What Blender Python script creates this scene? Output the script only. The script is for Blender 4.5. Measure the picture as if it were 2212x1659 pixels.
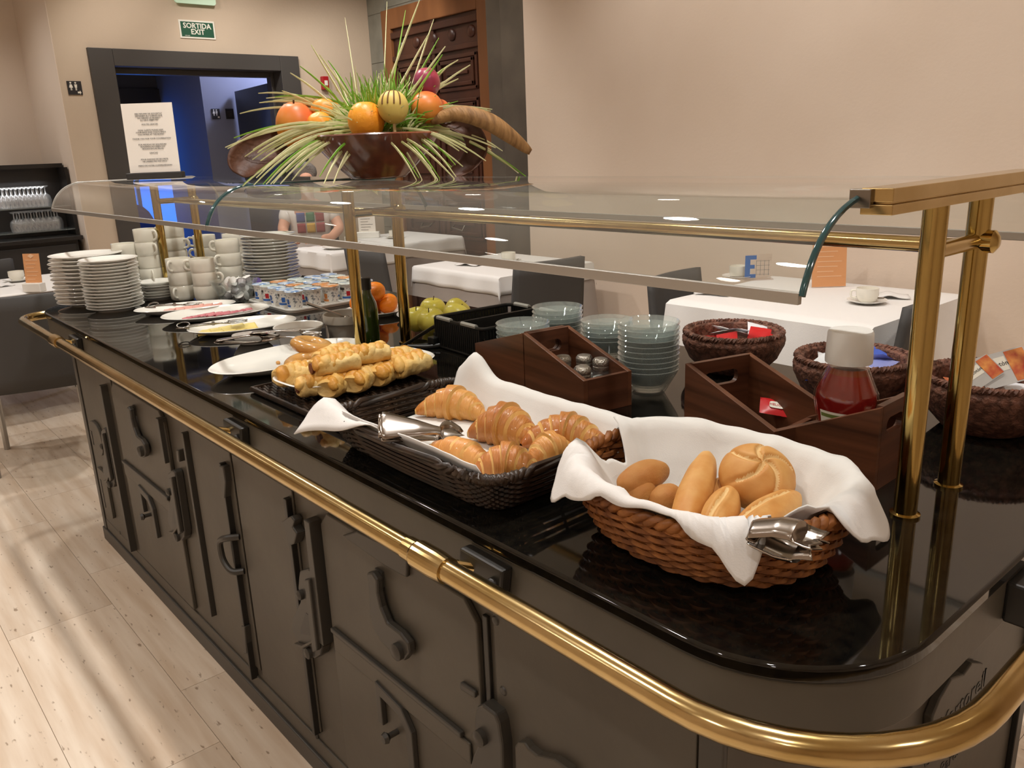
import bpy, bmesh, math, random
from mathutils import Vector, Matrix, noise
random.seed(7)
sc = bpy.context.scene
for o in list(bpy.data.objects): bpy.data.objects.remove(o)
COL = sc.collection
pi = math.pi
# ------------------------------------------------------------------ camera
F_PX, CX, CY = 1770.0, 1106.0, 829.5
ROLL, PITCH, YAW = math.radians(2.26), math.radians(16.06), math.radians(40.4)
CAM = Vector((0, 0, 1.426))
fh = Vector((-math.cos(YAW), math.sin(YAW), 0)); UPV = Vector((0, 0, 1)); rh = fh.cross(UPV)
FW = fh*math.cos(PITCH) - UPV*math.sin(PITCH)
u0 = fh*math.sin(PITCH) + UPV*math.cos(PITCH)
RT = rh*math.cos(ROLL) - u0*math.sin(ROLL)
UP = rh*math.sin(ROLL) + u0*math.cos(ROLL)
cd = bpy.data.cameras.new('camera'); cd.sensor_width = 36; cd.lens = 36*F_PX/2212; cd.clip_start = .02
cam = bpy.data.objects.new('camera', cd); COL.objects.link(cam)
cam.matrix_world = Matrix(((RT.x, UP.x, -FW.x, CAM.x), (RT.y, UP.y, -FW.y, CAM.y), (RT.z, UP.z, -FW.z, CAM.z), (0, 0, 0, 1)))
sc.camera = cam
sc.view_settings.view_transform = 'Standard'; sc.view_settings.look = 'None'
sc.view_settings.gamma = 1; sc.view_settings.use_curve_mapping = False
sc.view_settings.exposure = -0.16
w = bpy.data.worlds.new('world'); sc.world = w; w.use_nodes = True
w.node_tree.nodes['Background'].inputs[0].default_value = (.8, .85, 1, 1)
w.node_tree.nodes['Background'].inputs[1].default_value = .15
# ------------------------------------------------------------------ lamps (ceiling downlights, some unseen and added as fill)
CEIL = 3.0
LAMPS = [(x, y) for x in (-4.6, -3.3, -2.0, -.75) for y in (1.25,)] + \
        [(x, y) for x in (-5.7, -3.7, -1.8, .3) for y in (-.55,)] + \
        [(x, y) for x in (-5.9, -4.3, -2.7, -1.2, .3) for y in (2.75,)] + [(1.6, 1.2), (-6.9, .7), (-5.7, 3.5), (-6.0, 1.9)] + [(x, -1.9) for x in (-5.0, -2.8, -.8, 1.2)]  # row behind camera, and the exit-wall and carved-door lamps, added unseen as fill
LAMP_W = 44.0
LAMP_C = (1.0, .965, .93)
# pixel -> point helpers: a pixel is a direction, the plane gives the distance
def ray(px, py): return FW + RT*((px-CX)/F_PX) - UP*((py-CY)/F_PX)
def P(px, py, z):
    d = ray(px, py); return CAM + d*((z-CAM.z)/d.z)
def PY(px, py, y):
    d = ray(px, py); return CAM + d*(y/d.y)
def PX(px, py, x):
    d = ray(px, py); return CAM + d*(x/d.x)
ZT = .874            # counter top height
def T(px, py, dz=0.): return P(px, py, ZT+dz)
# ------------------------------------------------------------------ materials
def hx(s):
    s = s.lstrip('#'); c = [int(s[i:i+2], 16)/255 for i in (0, 2, 4)]
    return tuple(x/12.92 if x <= .04045 else ((x+.055)/1.055)**2.4 for x in c)
MATS = {}
def pm(name, col, rough=.5, metal=0., spec=.5, col2=None, scale=8., stretch=None, lo=.35, hi=.65, bump=None, bscale=40., coat=0., sub=0., trans=0., ior=1.45, emit=None, es=1., detail=4., kind='noise', sheen=0., bstretch=None):
    m = bpy.data.materials.new(name); m.use_nodes = True; MATS[name] = m
    nt = m.node_tree; b = nt.nodes['Principled BSDF']; L = nt.links.new
    col = hx(col) if isinstance(col, str) else col
    b.inputs['Base Color'].default_value = (*col, 1)
    b.inputs['Roughness'].default_value = rough; b.inputs['Metallic'].default_value = metal
    b.inputs['Specular IOR Level'].default_value = spec; b.inputs['Coat Weight'].default_value = coat
    b.inputs['Coat Roughness'].default_value = .05
    b.inputs['Transmission Weight'].default_value = trans; b.inputs['IOR'].default_value = ior
    if sheen: b.inputs['Sheen Weight'].default_value = sheen
    if sub:
        b.inputs['Subsurface Weight'].default_value = sub; b.inputs['Subsurface Radius'].default_value = (.02, .01, .005); b.inputs['Subsurface Scale'].default_value = .3
    if emit:
        b.inputs['Emission Color'].default_value = (*(hx(emit) if isinstance(emit, str) else emit), 1); b.inputs['Emission Strength'].default_value = es
    if col2 is not None or bump:
        tc = nt.nodes.new('ShaderNodeTexCoord'); mp = nt.nodes.new('ShaderNodeMapping'); L(tc.outputs['Object'], mp.inputs['Vector'])
        if stretch: mp.inputs['Scale'].default_value = stretch
    if col2 is not None:
        col2 = hx(col2) if isinstance(col2, str) else col2
        if kind == 'noise':
            n = nt.nodes.new('ShaderNodeTexNoise'); n.inputs['Scale'].default_value = scale; n.inputs['Detail'].default_value = detail; out = n.outputs['Fac']
        elif kind == 'vor':
            n = nt.nodes.new('ShaderNodeTexVoronoi'); n.inputs['Scale'].default_value = scale; out = n.outputs['Distance']
        else:
            n = nt.nodes.new('ShaderNodeTexWave'); n.inputs['Scale'].default_value = scale; n.inputs['Distortion'].default_value = 4; n.inputs['Detail'].default_value = 3; out = n.outputs['Fac']
        L(mp.outputs[0], n.inputs['Vector'])
        r = nt.nodes.new('ShaderNodeMapRange'); r.inputs['From Min'].default_value = lo; r.inputs['From Max'].default_value = hi; L(out, r.inputs['Value'])
        x = nt.nodes.new('ShaderNodeMix'); x.data_type = 'RGBA'; x.inputs['A'].default_value = (*col, 1); x.inputs['B'].default_value = (*col2, 1)
        L(r.outputs[0], x.inputs['Factor']); L(x.outputs['Result'], b.inputs['Base Color'])
    if bump:
        n = nt.nodes.new('ShaderNodeTexNoise'); n.inputs['Scale'].default_value = bscale; n.inputs['Detail'].default_value = 3
        if bstretch:
            mp2 = nt.nodes.new('ShaderNodeMapping'); mp2.inputs['Scale'].default_value = bstretch; L(tc.outputs['Object'], mp2.inputs['Vector']); L(mp2.outputs[0], n.inputs['Vector'])
        else: L(mp.outputs[0], n.inputs['Vector'])
        bp = nt.nodes.new('ShaderNodeBump'); bp.inputs['Strength'].default_value = bump; bp.inputs['Distance'].default_value = .01
        L(n.outputs['Fac'], bp.inputs['Height']); L(bp.outputs[0], b.inputs['Normal'])
    return m
def thin_glass(name, tint, refl=.04, haze=0., hazecol=(.8, .85, .85), rough=0.):
    """thin clear sheet: straight-through transparency + Schlick mirror"""
    m = bpy.data.materials.new(name); m.use_nodes = True; MATS[name] = m
    nt = m.node_tree; L = nt.links.new
    for n in list(nt.nodes): nt.nodes.remove(n)
    out = nt.nodes.new('ShaderNodeOutputMaterial'); tr = nt.nodes.new('ShaderNodeBsdfTransparent'); gl = nt.nodes.new('ShaderNodeBsdfGlossy')
    tr.inputs[0].default_value = (*tint, 1); gl.inputs['Roughness'].default_value = rough; gl.inputs['Color'].default_value = (1, 1, 1, 1)
    g = nt.nodes.new('ShaderNodeNewGeometry'); d = nt.nodes.new('ShaderNodeVectorMath'); d.operation = 'DOT_PRODUCT'
    L(g.outputs['Normal'], d.inputs[0]); L(g.outputs['Incoming'], d.inputs[1])
    def mth(op, a, b=None):
        n = nt.nodes.new('ShaderNodeMath'); n.operation = op
        for i, x in enumerate((a, b)):
            if x is None: continue
            if isinstance(x, (int, float)): n.inputs[i].default_value = x
            else: L(x, n.inputs[i])
        return n.outputs[0]
    c = mth('ABSOLUTE', d.outputs['Value']); k = mth('SUBTRACT', 1., c); k = mth('POWER', k, 5.)
    k = mth('ADD', mth('MULTIPLY', k, 1-refl), refl)
    base = tr.outputs[0]
    if haze:
        df = nt.nodes.new('ShaderNodeBsdfDiffuse'); df.inputs[0].default_value = (*hazecol, 1)
        mx0 = nt.nodes.new('ShaderNodeMixShader'); mx0.inputs[0].default_value = haze; L(tr.outputs[0], mx0.inputs[1]); L(df.outputs[0], mx0.inputs[2]); base = mx0.outputs[0]
    mx = nt.nodes.new('ShaderNodeMixShader'); L(k, mx.inputs[0]); L(base, mx.inputs[1]); L(gl.outputs[0], mx.inputs[2]); L(mx.outputs[0], out.inputs[0])
    return m
# ------------------------------------------------------------------ mesh helpers
def RZ(a): return Matrix.Rotation(a, 4, 'Z')
def RX(a): return Matrix.Rotation(a, 4, 'X')
def RY(a): return Matrix.Rotation(a, 4, 'Y')
def TR(*p): return Matrix.Translation(Vector(p if len(p) == 3 else p[0]))
def SC(x, y, z): return Matrix.Diagonal((x, y, z, 1))
class B:
    def __init__(s): s.v = []; s.f = []; s.mi = []
    def add(s, vs, fs, M=None, mi=0):
        n = len(s.v)
        s.v += [tuple(M @ Vector(v)) for v in vs] if M is not None else [tuple(v) for v in vs]
        s.f += [tuple(i+n for i in f) for f in fs]; s.mi += [mi]*len(fs); return s
    def box(s, c, z, M=None, mi=0):
        x, y, h = z[0]/2, z[1]/2, z[2]/2
        vs = [(c[0]+i*x, c[1]+j*y, c[2]+k*h) for k in (-1, 1) for j in (-1, 1) for i in (-1, 1)]
        return s.add(vs, [(0, 2, 3, 1), (4, 5, 7, 6), (0, 1, 5, 4), (2, 6, 7, 3), (0, 4, 6, 2), (1, 3, 7, 5)], M, mi)
    def b2(s, a, b, M=None, mi=0):
        return s.box([(a[i]+b[i])/2 for i in range(3)], [abs(b[i]-a[i]) for i in range(3)], M, mi)
    def lathe(s, prof, n=24, M=None, mi=0, sx=1., sy=1., wob=None):
        vs = []; rows = []
        for r, z in prof:
            if r < 1e-6: rows.append([len(vs)]); vs.append((0, 0, z))
            else:
                rows.append(list(range(len(vs), len(vs)+n)))
                for i in range(n):
                    a = 2*pi*i/n; q = r*(wob(a, z) if wob else 1); vs.append((q*sx*math.cos(a), q*sy*math.sin(a), z))
        fs = []
        for A, C_ in zip(rows, rows[1:]):
            if len(A) == 1 and len(C_) == 1: continue
            for i in range(n):
                j = (i+1) % n
                if len(A) == 1: fs.append((A[0], C_[j], C_[i]))
                elif len(C_) == 1: fs.append((A[i], A[j], C_[0]))
                else: fs.append((A[i], A[j], C_[j], C_[i]))
        return s.add(vs, fs, M, mi)
    def tube(s, pts, r, n=8, M=None, mi=0, closed=False, caps=True, sq=None):
        pts = [Vector(p) for p in pts]; N = len(pts); rs = r if isinstance(r, (list, tuple)) else [r]*N
        tg = []
        for i in range(N):
            a = pts[(i-1) % N] if (closed or i > 0) else pts[0]; b = pts[(i+1) % N] if (closed or i < N-1) else pts[-1]
            t = b-a; tg.append(t.normalized() if t.length > 1e-9 else Vector((0, 0, 1)))
        ref = Vector((0, 0, 1)) if abs(tg[0].z) < .9 else Vector((1, 0, 0))
        u = (ref - tg[0]*ref.dot(tg[0])).normalized(); vs = []
        for i in range(N):
            u = (u - tg[i]*u.dot(tg[i])); u = u.normalized() if u.length > 1e-6 else tg[i].orthogonal().normalized(); w_ = tg[i].cross(u)
            for k in range(n):
                a = 2*pi*(k+.5)/n; ku, kw = (sq if sq else (1, 1))
                vs.append(pts[i] + (u*math.cos(a)*ku + w_*math.sin(a)*kw)*rs[i])
        fs = [(i*n+k, i*n+(k+1) % n, ((i+1) % N)*n+(k+1) % n, ((i+1) % N)*n+k) for i in range(N if closed else N-1) for k in range(n)]
        if not closed and caps: fs += [tuple(range(n-1, -1, -1)), tuple(range((N-1)*n, N*n))]
        return s.add(vs, fs, M, mi)
    def prism(s, poly, z0, z1, M=None, mi=0):
        n = len(poly); ar = sum(poly[i][0]*poly[(i+1) % n][1]-poly[(i+1) % n][0]*poly[i][1] for i in range(n))
        if ar < 0: poly = poly[::-1]
        vs = [(x, y, z0) for x, y in poly] + [(x, y, z1) for x, y in poly]
        fs = [tuple(range(n-1, -1, -1)), tuple(range(n, 2*n))] + [(i, (i+1) % n, n+(i+1) % n, n+i) for i in range(n)]
        return s.add(vs, fs, M, mi)
    def grid(s, fn, nu, nv, M=None, mi=0, cu=False, cv=False):
        vs = [fn(i/(nu if cu else nu-1), j/(nv if cv else nv-1)) for i in range(nu) for j in range(nv)]
        fs = [(i*nv+j, ((i+1) % nu)*nv+j, ((i+1) % nu)*nv+(j+1) % nv, i*nv+(j+1) % nv) for i in range(nu if cu else nu-1) for j in range(nv if cv else nv-1)]
        return s.add(vs, fs, M, mi)
    def ball(s, c, r, M=None, mi=0, nu=20, nv=12, fn=None):
        r = r if isinstance(r, (list, tuple)) else (r, r, r)
        vs = [(0, 0, -1)]; 
        for j in range(1, nv):
            t = pi*j/nv-pi/2
            for i in range(nu):
                a = 2*pi*i/nu; vs.append((math.cos(t)*math.cos(a), math.cos(t)*math.sin(a), math.sin(t)))
        vs.append((0, 0, 1)); fs = []
        for i in range(nu): fs.append((0, 1+(i+1) % nu, 1+i))
        for j in range(nv-2):
            for i in range(nu): fs.append((1+j*nu+i, 1+j*nu+(i+1) % nu, 1+(j+1)*nu+(i+1) % nu, 1+(j+1)*nu+i))
        k = 1+(nv-2)*nu
        for i in range(nu): fs.append((k+i, k+(i+1) % nu, len(vs)-1))
        if fn: vs = [fn(Vector(v)) for v in vs]
        vs = [(c[0]+v[0]*r[0], c[1]+v[1]*r[1], c[2]+v[2]*r[2]) for v in vs]
        return s.add(vs, fs, M, mi)
    def obj(s, name, mat, parent=None, smooth=35, bevel=0, loc=None, rot=None, solid=0, subsurf=0, kind=None, bseg=2):
        me = bpy.data.meshes.new(name); me.from_pydata(s.v, [], s.f)
        mats = mat if isinstance(mat, (list, tuple)) else [mat]
        for m in mats: me.materials.append(MATS[m] if isinstance(m, str) else m)
        if len(mats) > 1: me.polygons.foreach_set('material_index', s.mi)
        me.update()
        bm = bmesh.new(); bm.from_mesh(me); bmesh.ops.recalc_face_normals(bm, faces=bm.faces); bm.to_mesh(me); bm.free()
        if smooth:
            me.shade_smooth(); me.set_sharp_from_angle(angle=math.radians(smooth))
        o = bpy.data.objects.new(name, me); COL.objects.link(o)
        if parent is not None: o.parent = parent
        if loc is not None: o.location = loc
        if rot is not None: o.rotation_euler = rot
        if solid:
            d = o.modifiers.new('solidify', 'SOLIDIFY'); d.thickness = solid; d.offset = 0
        if bevel:
            d = o.modifiers.new('bevel', 'BEVEL'); d.width = bevel; d.segments = bseg; d.limit_method = 'ANGLE'; d.angle_limit = math.radians(40); d.harden_normals = False
        if subsurf:
            d = o.modifiers.new('subsurf', 'SUBSURF'); d.levels = subsurf; d.render_levels = subsurf
        if kind: o['kind'] = kind
        return o
def thing(name, label, cat, loc=(0, 0, 0), rz=0, group=None):
    o = bpy.data.objects.new(name, None); COL.objects.link(o); o.empty_display_size = .05
    o.location = loc; o.rotation_euler = (0, 0, rz); o['label'] = label; o['category'] = cat
    if group: o['group'] = group
    return o
def tag(o, label, cat, group=None):
    o['label'] = label; o['category'] = cat
    if group: o['group'] = group
    return o
def dup(root, loc, rz=None, label=None, group=None, rot=None):
    r = root.copy(); COL.objects.link(r); r.location = loc
    if rz is not None: r.rotation_euler = (0, 0, rz)
    if rot is not None: r.rotation_euler = rot
    if label: r['label'] = label
    if group: r['group'] = group
    for ch in list(root.children):
        c = ch.copy(); COL.objects.link(c); c.parent = r
        for g in list(ch.children):
            d = g.copy(); COL.objects.link(d); d.parent = c
    return r
def struct(o): o['kind'] = 'structure'; return o
def text(name, body, size, mat, parent, M, depth=.0006, align='CENTER', spacing=1., bold=0., line=1.):
    cu = bpy.data.curves.new(name, 'FONT'); cu.body = body; cu.size = size; cu.align_x = align; cu.align_y = 'CENTER'; cu.extrude = depth; cu.offset = bold
    cu.space_character = spacing; cu.space_line = line; cu.resolution_u = 2
    o = bpy.data.objects.new(name, cu); COL.objects.link(o); dg = bpy.context.evaluated_depsgraph_get()
    me = bpy.data.meshes.new_from_object(o.evaluated_get(dg)); bpy.data.objects.remove(o); bpy.data.curves.remove(cu)
    me.materials.clear(); me.materials.append(MATS[mat])
    o = bpy.data.objects.new(name, me); COL.objects.link(o)
    if parent is not None: o.parent = parent
    o.matrix_local = M
    return o
def frame(x, y, z, o):
    return Matrix(((x[0], y[0], z[0], o[0]), (x[1], y[1], z[1], o[1]), (x[2], y[2], z[2], o[2]), (0, 0, 0, 1)))
def rrect(x0, y0, x1, y1, r, n=6):
    out = []
    for cx, cy, a0 in ((x1-r, y1-r, 0), (x0+r, y1-r, pi/2), (x0+r, y0+r, pi), (x1-r, y0+r, 1.5*pi)):
        for k in range(n+1):
            a = a0+pi/2*k/n; out.append((cx+r*math.cos(a), cy+r*math.sin(a)))
    return out
def bez(p0, p1, p2, p3, n=12):
    out = []
    for i in range(n+1):
        t = i/n; out.append(p0*(1-t)**3+p1*3*t*(1-t)**2+p2*3*t*t*(1-t)+p3*t**3)
    return out
def smoothpath(pts, n=6):
    pts = [Vector(p) for p in pts]; out = []
    for i in range(len(pts)-1):
        p0 = pts[max(i-1, 0)]; p1 = pts[i]; p2 = pts[i+1]; p3 = pts[min(i+2, len(pts)-1)]
        for k in range(n):
            t = k/n; out.append(.5*((2*p1)+(p2-p0)*t+(2*p0-5*p1+4*p2-p3)*t*t+(3*p1-p0-3*p2+p3)*t**3))
    out.append(pts[-1]); return out
def ends(a, b, dz):
    p, q = P(a[0], a[1], ZT+dz), P(b[0], b[1], ZT+dz); d = q-p
    return (p+q)/2, math.atan2(d.y, d.x), d.length
def fbm(x, y=0, z=0): return noise.noise(Vector((x, y, z)))
# ------------------------------------------------------------------ palette
pm('plaster', '#dccab8', .85, bump=.08, bscale=60, col2='#d7c4b1', scale=1.5)
pm('plaster_dim', '#cbb8a1', .85, bump=.08, bscale=60, col2='#c5b19a', scale=1.5)  # darker plaster copy: the left wall's weaker light is put into the colour
pm('plaster_lit', '#e6d6c6', .85, bump=.06, bscale=60)  # lighter plaster copy: the recess walls' brighter light is put into the colour
pm('ceiling_white', '#efe6d8', .9)
pm('frame_grey', '#47433f', .45)
pm('leaf_grey', '#3d4250', .45)
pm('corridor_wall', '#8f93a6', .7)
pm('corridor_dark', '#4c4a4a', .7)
pm('blue_lit', '#2f7dff', .4, emit='#2f86ff', es=1.7)
pm('blue_chair', '#1f4fc0', .5)
pm('marble_grey', '#8d8a7d', .35, col2='#77756a', scale=4, bump=.02)
pm('marble_dark', '#6d655a', .35, col2='#5f584f', scale=4)
pm('door_wood', '#4f2d1e', .42, col2='#3a2017', scale=3, stretch=(1, 1, .12))
pm('frame_wood', '#8a5a35', .4, col2='#6f4527', scale=4, stretch=(1, 1, .1))
pm('black_lac', '#24211f', .35)
pm('black_lac2', '#2f2c2a', .5)
pm('white_porc', '#eeebe4', .18, coat=.4)
pm('cup_porc', '#ebe6d9', .2, coat=.4)
pm('brass', '#d2ba88', .18, 1., col2='#bea36a', scale=9, bump=.01, bscale=30)
pm('brass_post', '#c9b070', .13, 1., col2='#9c8346', scale=20, stretch=(1, 1, .05))
pm('steel', '#a8a098', .2, 1.)
pm('steel_dark', '#8f8a83', .25, 1.)
pm('alu', '#b9b6b0', .35, .6)
pm('granite', '#0c0b0a', .045, spec=.6, col2='#17140f', scale=60)
pm('iron_paint', '#4f493f', .45, spec=.45, col2='#464037', scale=5, bump=.05, bscale=25)
pm('iron_dark', '#3c3832', .42, spec=.5)
pm('iron_black', '#26231f', .4)
pm('cloth_white', '#e4e1dd', .9, bump=.12, bscale=300, sheen=.2)
pm('napkin', '#e0ddd9', .9, bump=.06, bscale=500, sheen=.2)
pm('cloth_grey', '#9a9088', .9, bump=.1, bscale=200)
pm('chair_grey', '#474543', .75, bump=.05, bscale=200)
pm('chair_leg', '#a9a7a3', .3, .9)
pm('wicker_brown', '#a0642f', .5, col2='#6f3f1c', scale=30, bump=.1, bscale=120)
pm('wicker_black', '#1d1713', .38, col2='#3a2a1e', scale=25)
pm('wicker_dark', '#7c5241', .6, col2='#583729', scale=70, kind='vor', bump=.5, bscale=140)
pm('walnut', '#6a402c', .38, col2='#3f2417', scale=14, stretch=(.12, .12, 2.4))
pm('walnut_h', '#74472f', .38, col2='#452819', scale=14, stretch=(.10, .10, 2.6))
pm('bowl_wood', '#85472f', .22, col2='#4f2719', scale=6, coat=.5)
pm('pod', '#5a3826', .55, col2='#412517', scale=14, bump=.3, bscale=50)
pm('pod_tan', '#a9804f', .6, col2='#7d5a33', scale=14, stretch=(1, 6, 1), bump=.3, bscale=50)
pm('grass_g', '#6fa632', .5, col2='#93bb4a', scale=9)
pm('grass_y', '#dfdcae', .55, col2='#cdd093', scale=9)
pm('ham', '#e0a596', .45, col2='#d58e84', scale=14)
pm('salami', '#c9757b', .45, col2='#b85a64', scale=25)
pm('cheese', '#eed987', .45, col2='#e6cb72', scale=8)
pm('redmeat', '#9e2733', .4, col2='#7e1b26', scale=15)
pm('crust', '#c4823a', .55, col2='#dcab68', scale=18, bump=.15, bscale=30, lo=.3, hi=.7)
pm('crust_seed', '#b57638', .6, col2='#c08a4a', scale=25, bump=.3, bscale=200, bstretch=(1, 14, 1))
pm('crust_pale', '#e2be85', .65, bump=.2, bscale=60)
pm('croissant', '#c47a33', .42, col2='#dda359', scale=10, lo=.35, hi=.62, bump=.35, bscale=30, bstretch=(6, 1, 1), coat=.15)
pm('croissant_dark', '#a95f26', .4, col2='#c98a45', scale=9, lo=.35, hi=.62, bump=.35, bscale=30, bstretch=(6, 1, 1), coat=.2)
pm('croissant_pale', '#e3b871', .5, col2='#d69a4a', scale=12, bump=.3, bscale=30, bstretch=(6, 1, 1))
pm('puff', '#dfae5a', .55, col2='#eaca86', scale=16, lo=.38, hi=.62, bump=.4, bscale=45)
pm('puff_top', '#d2933a', .45, col2='#e0ad55', scale=14, lo=.35, hi=.65, bump=.4, bscale=45)
pm('sausage', '#6b3327', .4)
pm('donut', '#d2a05c', .25, coat=.5, col2='#c28d48', scale=8)
pm('apple', '#d0c145', .32, col2='#dccd5c', scale=7, coat=.2)
pm('mandarin', '#f08a1d', .4, col2='#ea7c12', scale=8, bump=.15, bscale=150)
pm('stem', '#4b3a22', .7)
pm('oil_glass', '#2c3a12', .08, coat=.5, spec=.6)
pm('plastic_black', '#161513', .42)
pm('plastic_black2', '#211f1d', .35)
pm('grip_grey', '#9a978f', .45)
pm('paper', '#efe7dd', .8)
pm('ink', '#4a4541', .8)
pm('card_orange', '#d79a68', .6)
pm('card_line', '#e6bd97', .6)
pm('sign_green', '#1f5138', .5)
pm('sign_white', '#e8e2d4', .5)
pm('sign_black', '#2a2727', .5)
pm('exit_glow', '#cfdcc6', .3, emit='#8fe0b0', es=.22)
pm('red_plastic', '#a81f24', .4)
pm('foil_blue', '#5b93d6', .3, .3, col2='#e9f0f6', scale=30, lo=.45, hi=.55)
pm('foil_orange', '#dd8a3c', .3, .3, col2='#f0e3d0', scale=30, lo=.5, hi=.6)
pm('foil_white', '#dfe6df', .3, .3, col2='#9fb9c9', scale=30, lo=.5, hi=.6)
pm('yog_white', '#eceae6', .35)
pm('yog_print', '#e8e4de', .4, col2='#8d8f93', scale=110, lo=.55, hi=.6)
pm('yog_blue', '#2f5fa8', .4)
pm('yog_red', '#b8262f', .4)
pm('yog_orange', '#d9894a', .4)
pm('caps_white', '#e9e6e2', .4)
pm('caps_violet', '#5d4a8c', .4)
pm('caps_clear', '#b9b4b6', .25)
pm('ketchup', '#821a18', .18, coat=.6, col2='#96261c', scale=12)
pm('ketchup_top', '#8a3b16', .2, coat=.6)
pm('cap_white', '#ecebe9', .35)
pm('label_white', '#e9e4d6', .6)
pm('label_green', '#6d7a3c', .6)
pm('sachet_red', '#c21a1e', .35)
pm('sachet_white', '#e4e6ea', .45)
pm('sachet_blue', '#3c58b4', .35)
pm('sachet_lilac', '#8b93cf', .4)
pm('jam_peach', '#e39a4f', .4, col2='#b8432c', scale=40)
pm('jam_silver', '#c3c2c0', .3, .4)
pm('shaker_cap', '#b9b4ab', .28, .9, bump=.4, bscale=300)
pm('salt', '#d8d5ce', .8)
pm('skin', '#d09a80', .6, sub=.05)
pm('shirt', '#ddd6d0', .85)
pm('shirt_pink', '#c7806f', .85)
pm('hair', '#77706a', .8, bump=.6, bscale=90)
pm('lip', '#a85d52', .6)
pm('eye_white', '#e9e4dd', .4)
pm('eye_dark', '#2a1e18', .4)
pm('print_red', '#8f3b3f', .8)
pm('print_green', '#3f7050', .8)
pm('print_blue', '#3d4c86', .8)
pm('print_yellow', '#c0963f', .8)
pm('trousers', '#3a4050', .8)
pm('letter_blue', '#1f63ad', .4)
pm('grid_dark', '#6d7478', .4, .6)
pm('lamp_trim', '#e8e4dc', .4)
pm('lamp_glow', '#ffffff', .5, emit=(1, .93, .82), es=14)
thin_glass('guard_glass', (.90, .93, .91), .06, haze=.07, hazecol=(.7, .72, .68))
thin_glass('bowl_glass', (.975, .99, .985), .06, haze=.12, hazecol=(.86, .97, .95))  # pale haze in the colour stands in for highlights on the stacked bowls
thin_glass('cabinet_glass', (.97, .97, .97), .08, haze=.10, hazecol=(.95, .95, .95))
thin_glass('clear_glass', (.93, .95, .95), .06, haze=.05)
thin_glass('bottle_glass', (.97, .95, .94), .05)
pm('glass_edge', '#1d3c40', .1, coat=.6, col2='#2f5a5c', scale=6)
pm('stone_fruit_r', '#b3404a', .3, coat=.3, col2='#7a2f55', scale=3)
pm('mango', '#d9673a', .4, col2='#e0a23c', scale=2.2, lo=.4, hi=.7)
pm('fruit_orange', '#f0921e', .4, bump=.12, bscale=120, col2='#eaa02f', scale=4)
pm('fruit_yellow', '#d9c06a', .5, col2='#cdb45c', scale=6)
pm('pumpkin', '#e79a2f', .45, col2='#d98a25', scale=6)
pm('brown_line', '#6e4a23', .7)
pm('stick', '#d6c08f', .6)
# ================================================================== ROOM
XL, YB, YM = -6.8, 3.80, 4.27         # exit-door wall, beige wall, recessed stone wall with the carved door
# travertine with pits
def travertine():
    m = pm('travertine', '#d8c2a4', .38, spec=.4); nt = m.node_tree; L = nt.links.new; b = nt.nodes['Principled BSDF']
    tc = nt.nodes.new('ShaderNodeTexCoord'); oi = nt.nodes.new('ShaderNodeObjectInfo')
    ad = nt.nodes.new('ShaderNodeVectorMath'); ad.operation = 'ADD'; L(tc.outputs['Object'], ad.inputs[0])
    sc_ = nt.nodes.new('ShaderNodeVectorMath'); sc_.operation = 'SCALE'; sc_.inputs['Scale'].default_value = 37; L(oi.outputs['Location'], sc_.inputs[0]); L(sc_.outputs[0], ad.inputs[1])
    mp = nt.nodes.new('ShaderNodeMapping'); mp.inputs['Scale'].default_value = (1.2, 14, 1); L(ad.outputs[0], mp.inputs[0])
    n = nt.nodes.new('ShaderNodeTexNoise'); n.inputs['Scale'].default_value = 1.6; n.inputs['Detail'].default_value = 5; L(mp.outputs[0], n.inputs['Vector'])
    r = nt.nodes.new('ShaderNodeValToRGB'); L(n.outputs['Fac'], r.inputs[0])
    r.color_ramp.elements[0].position = .3; r.color_ramp.elements[0].color = (*hx('#cbb49b'), 1); r.color_ramp.elements[1].position = .7; r.color_ramp.elements[1].color = (*hx('#e4d5c2'), 1)
    mp2 = nt.nodes.new('ShaderNodeMapping'); mp2.inputs['Scale'].default_value = (16, 52, 1); L(ad.outputs[0], mp2.inputs[0])
    n2 = nt.nodes.new('ShaderNodeTexNoise'); n2.inputs['Scale'].default_value = 1.3; n2.inputs['Detail'].default_value = 2; L(mp2.outputs[0], n2.inputs['Vector'])
    r2 = nt.nodes.new('ShaderNodeValToRGB'); r2.color_ramp.elements[0].position = .27; r2.color_ramp.elements[0].color = (.30, .22, .15, 1); r2.color_ramp.elements[1].position = .345; r2.color_ramp.elements[1].color = (1, 1, 1, 1); L(n2.outputs['Fac'], r2.inputs[0])
    mx = nt.nodes.new('ShaderNodeMix'); mx.data_type = 'RGBA'; mx.blend_type = 'MULTIPLY'; mx.inputs['Factor'].default_value = .75; L(r.outputs[0], mx.inputs['A']); L(r2.outputs[0], mx.inputs['B'])
    hs = nt.nodes.new('ShaderNodeHueSaturation'); L(mx.outputs['Result'], hs.inputs['Color'])
    mr = nt.nodes.new('ShaderNodeMapRange'); mr.inputs['To Min'].default_value = .94; mr.inputs['To Max'].default_value = 1.05; L(oi.outputs['Random'], mr.inputs[0]); L(mr.outputs[0], hs.inputs['Value'])
    L(hs.outputs[0], b.inputs['Base Color'])
travertine()
pm('grout', '#b39c82', .8)
floor = struct(B().b2((-9.6, -2.7, -.1), (2.7, 6.2, -.004)).obj('floor', 'travertine', None, 0))
floor.data.materials.clear(); floor.data.materials.append(MATS['grout'])
TW, TL = .31, .92
tile_b = B().b2((-TL/2+.0007, -TW/2+.0007, -.012), (TL/2-.0007, TW/2-.0007, 0))
tile0 = None; rnd = random.Random(3)
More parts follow.
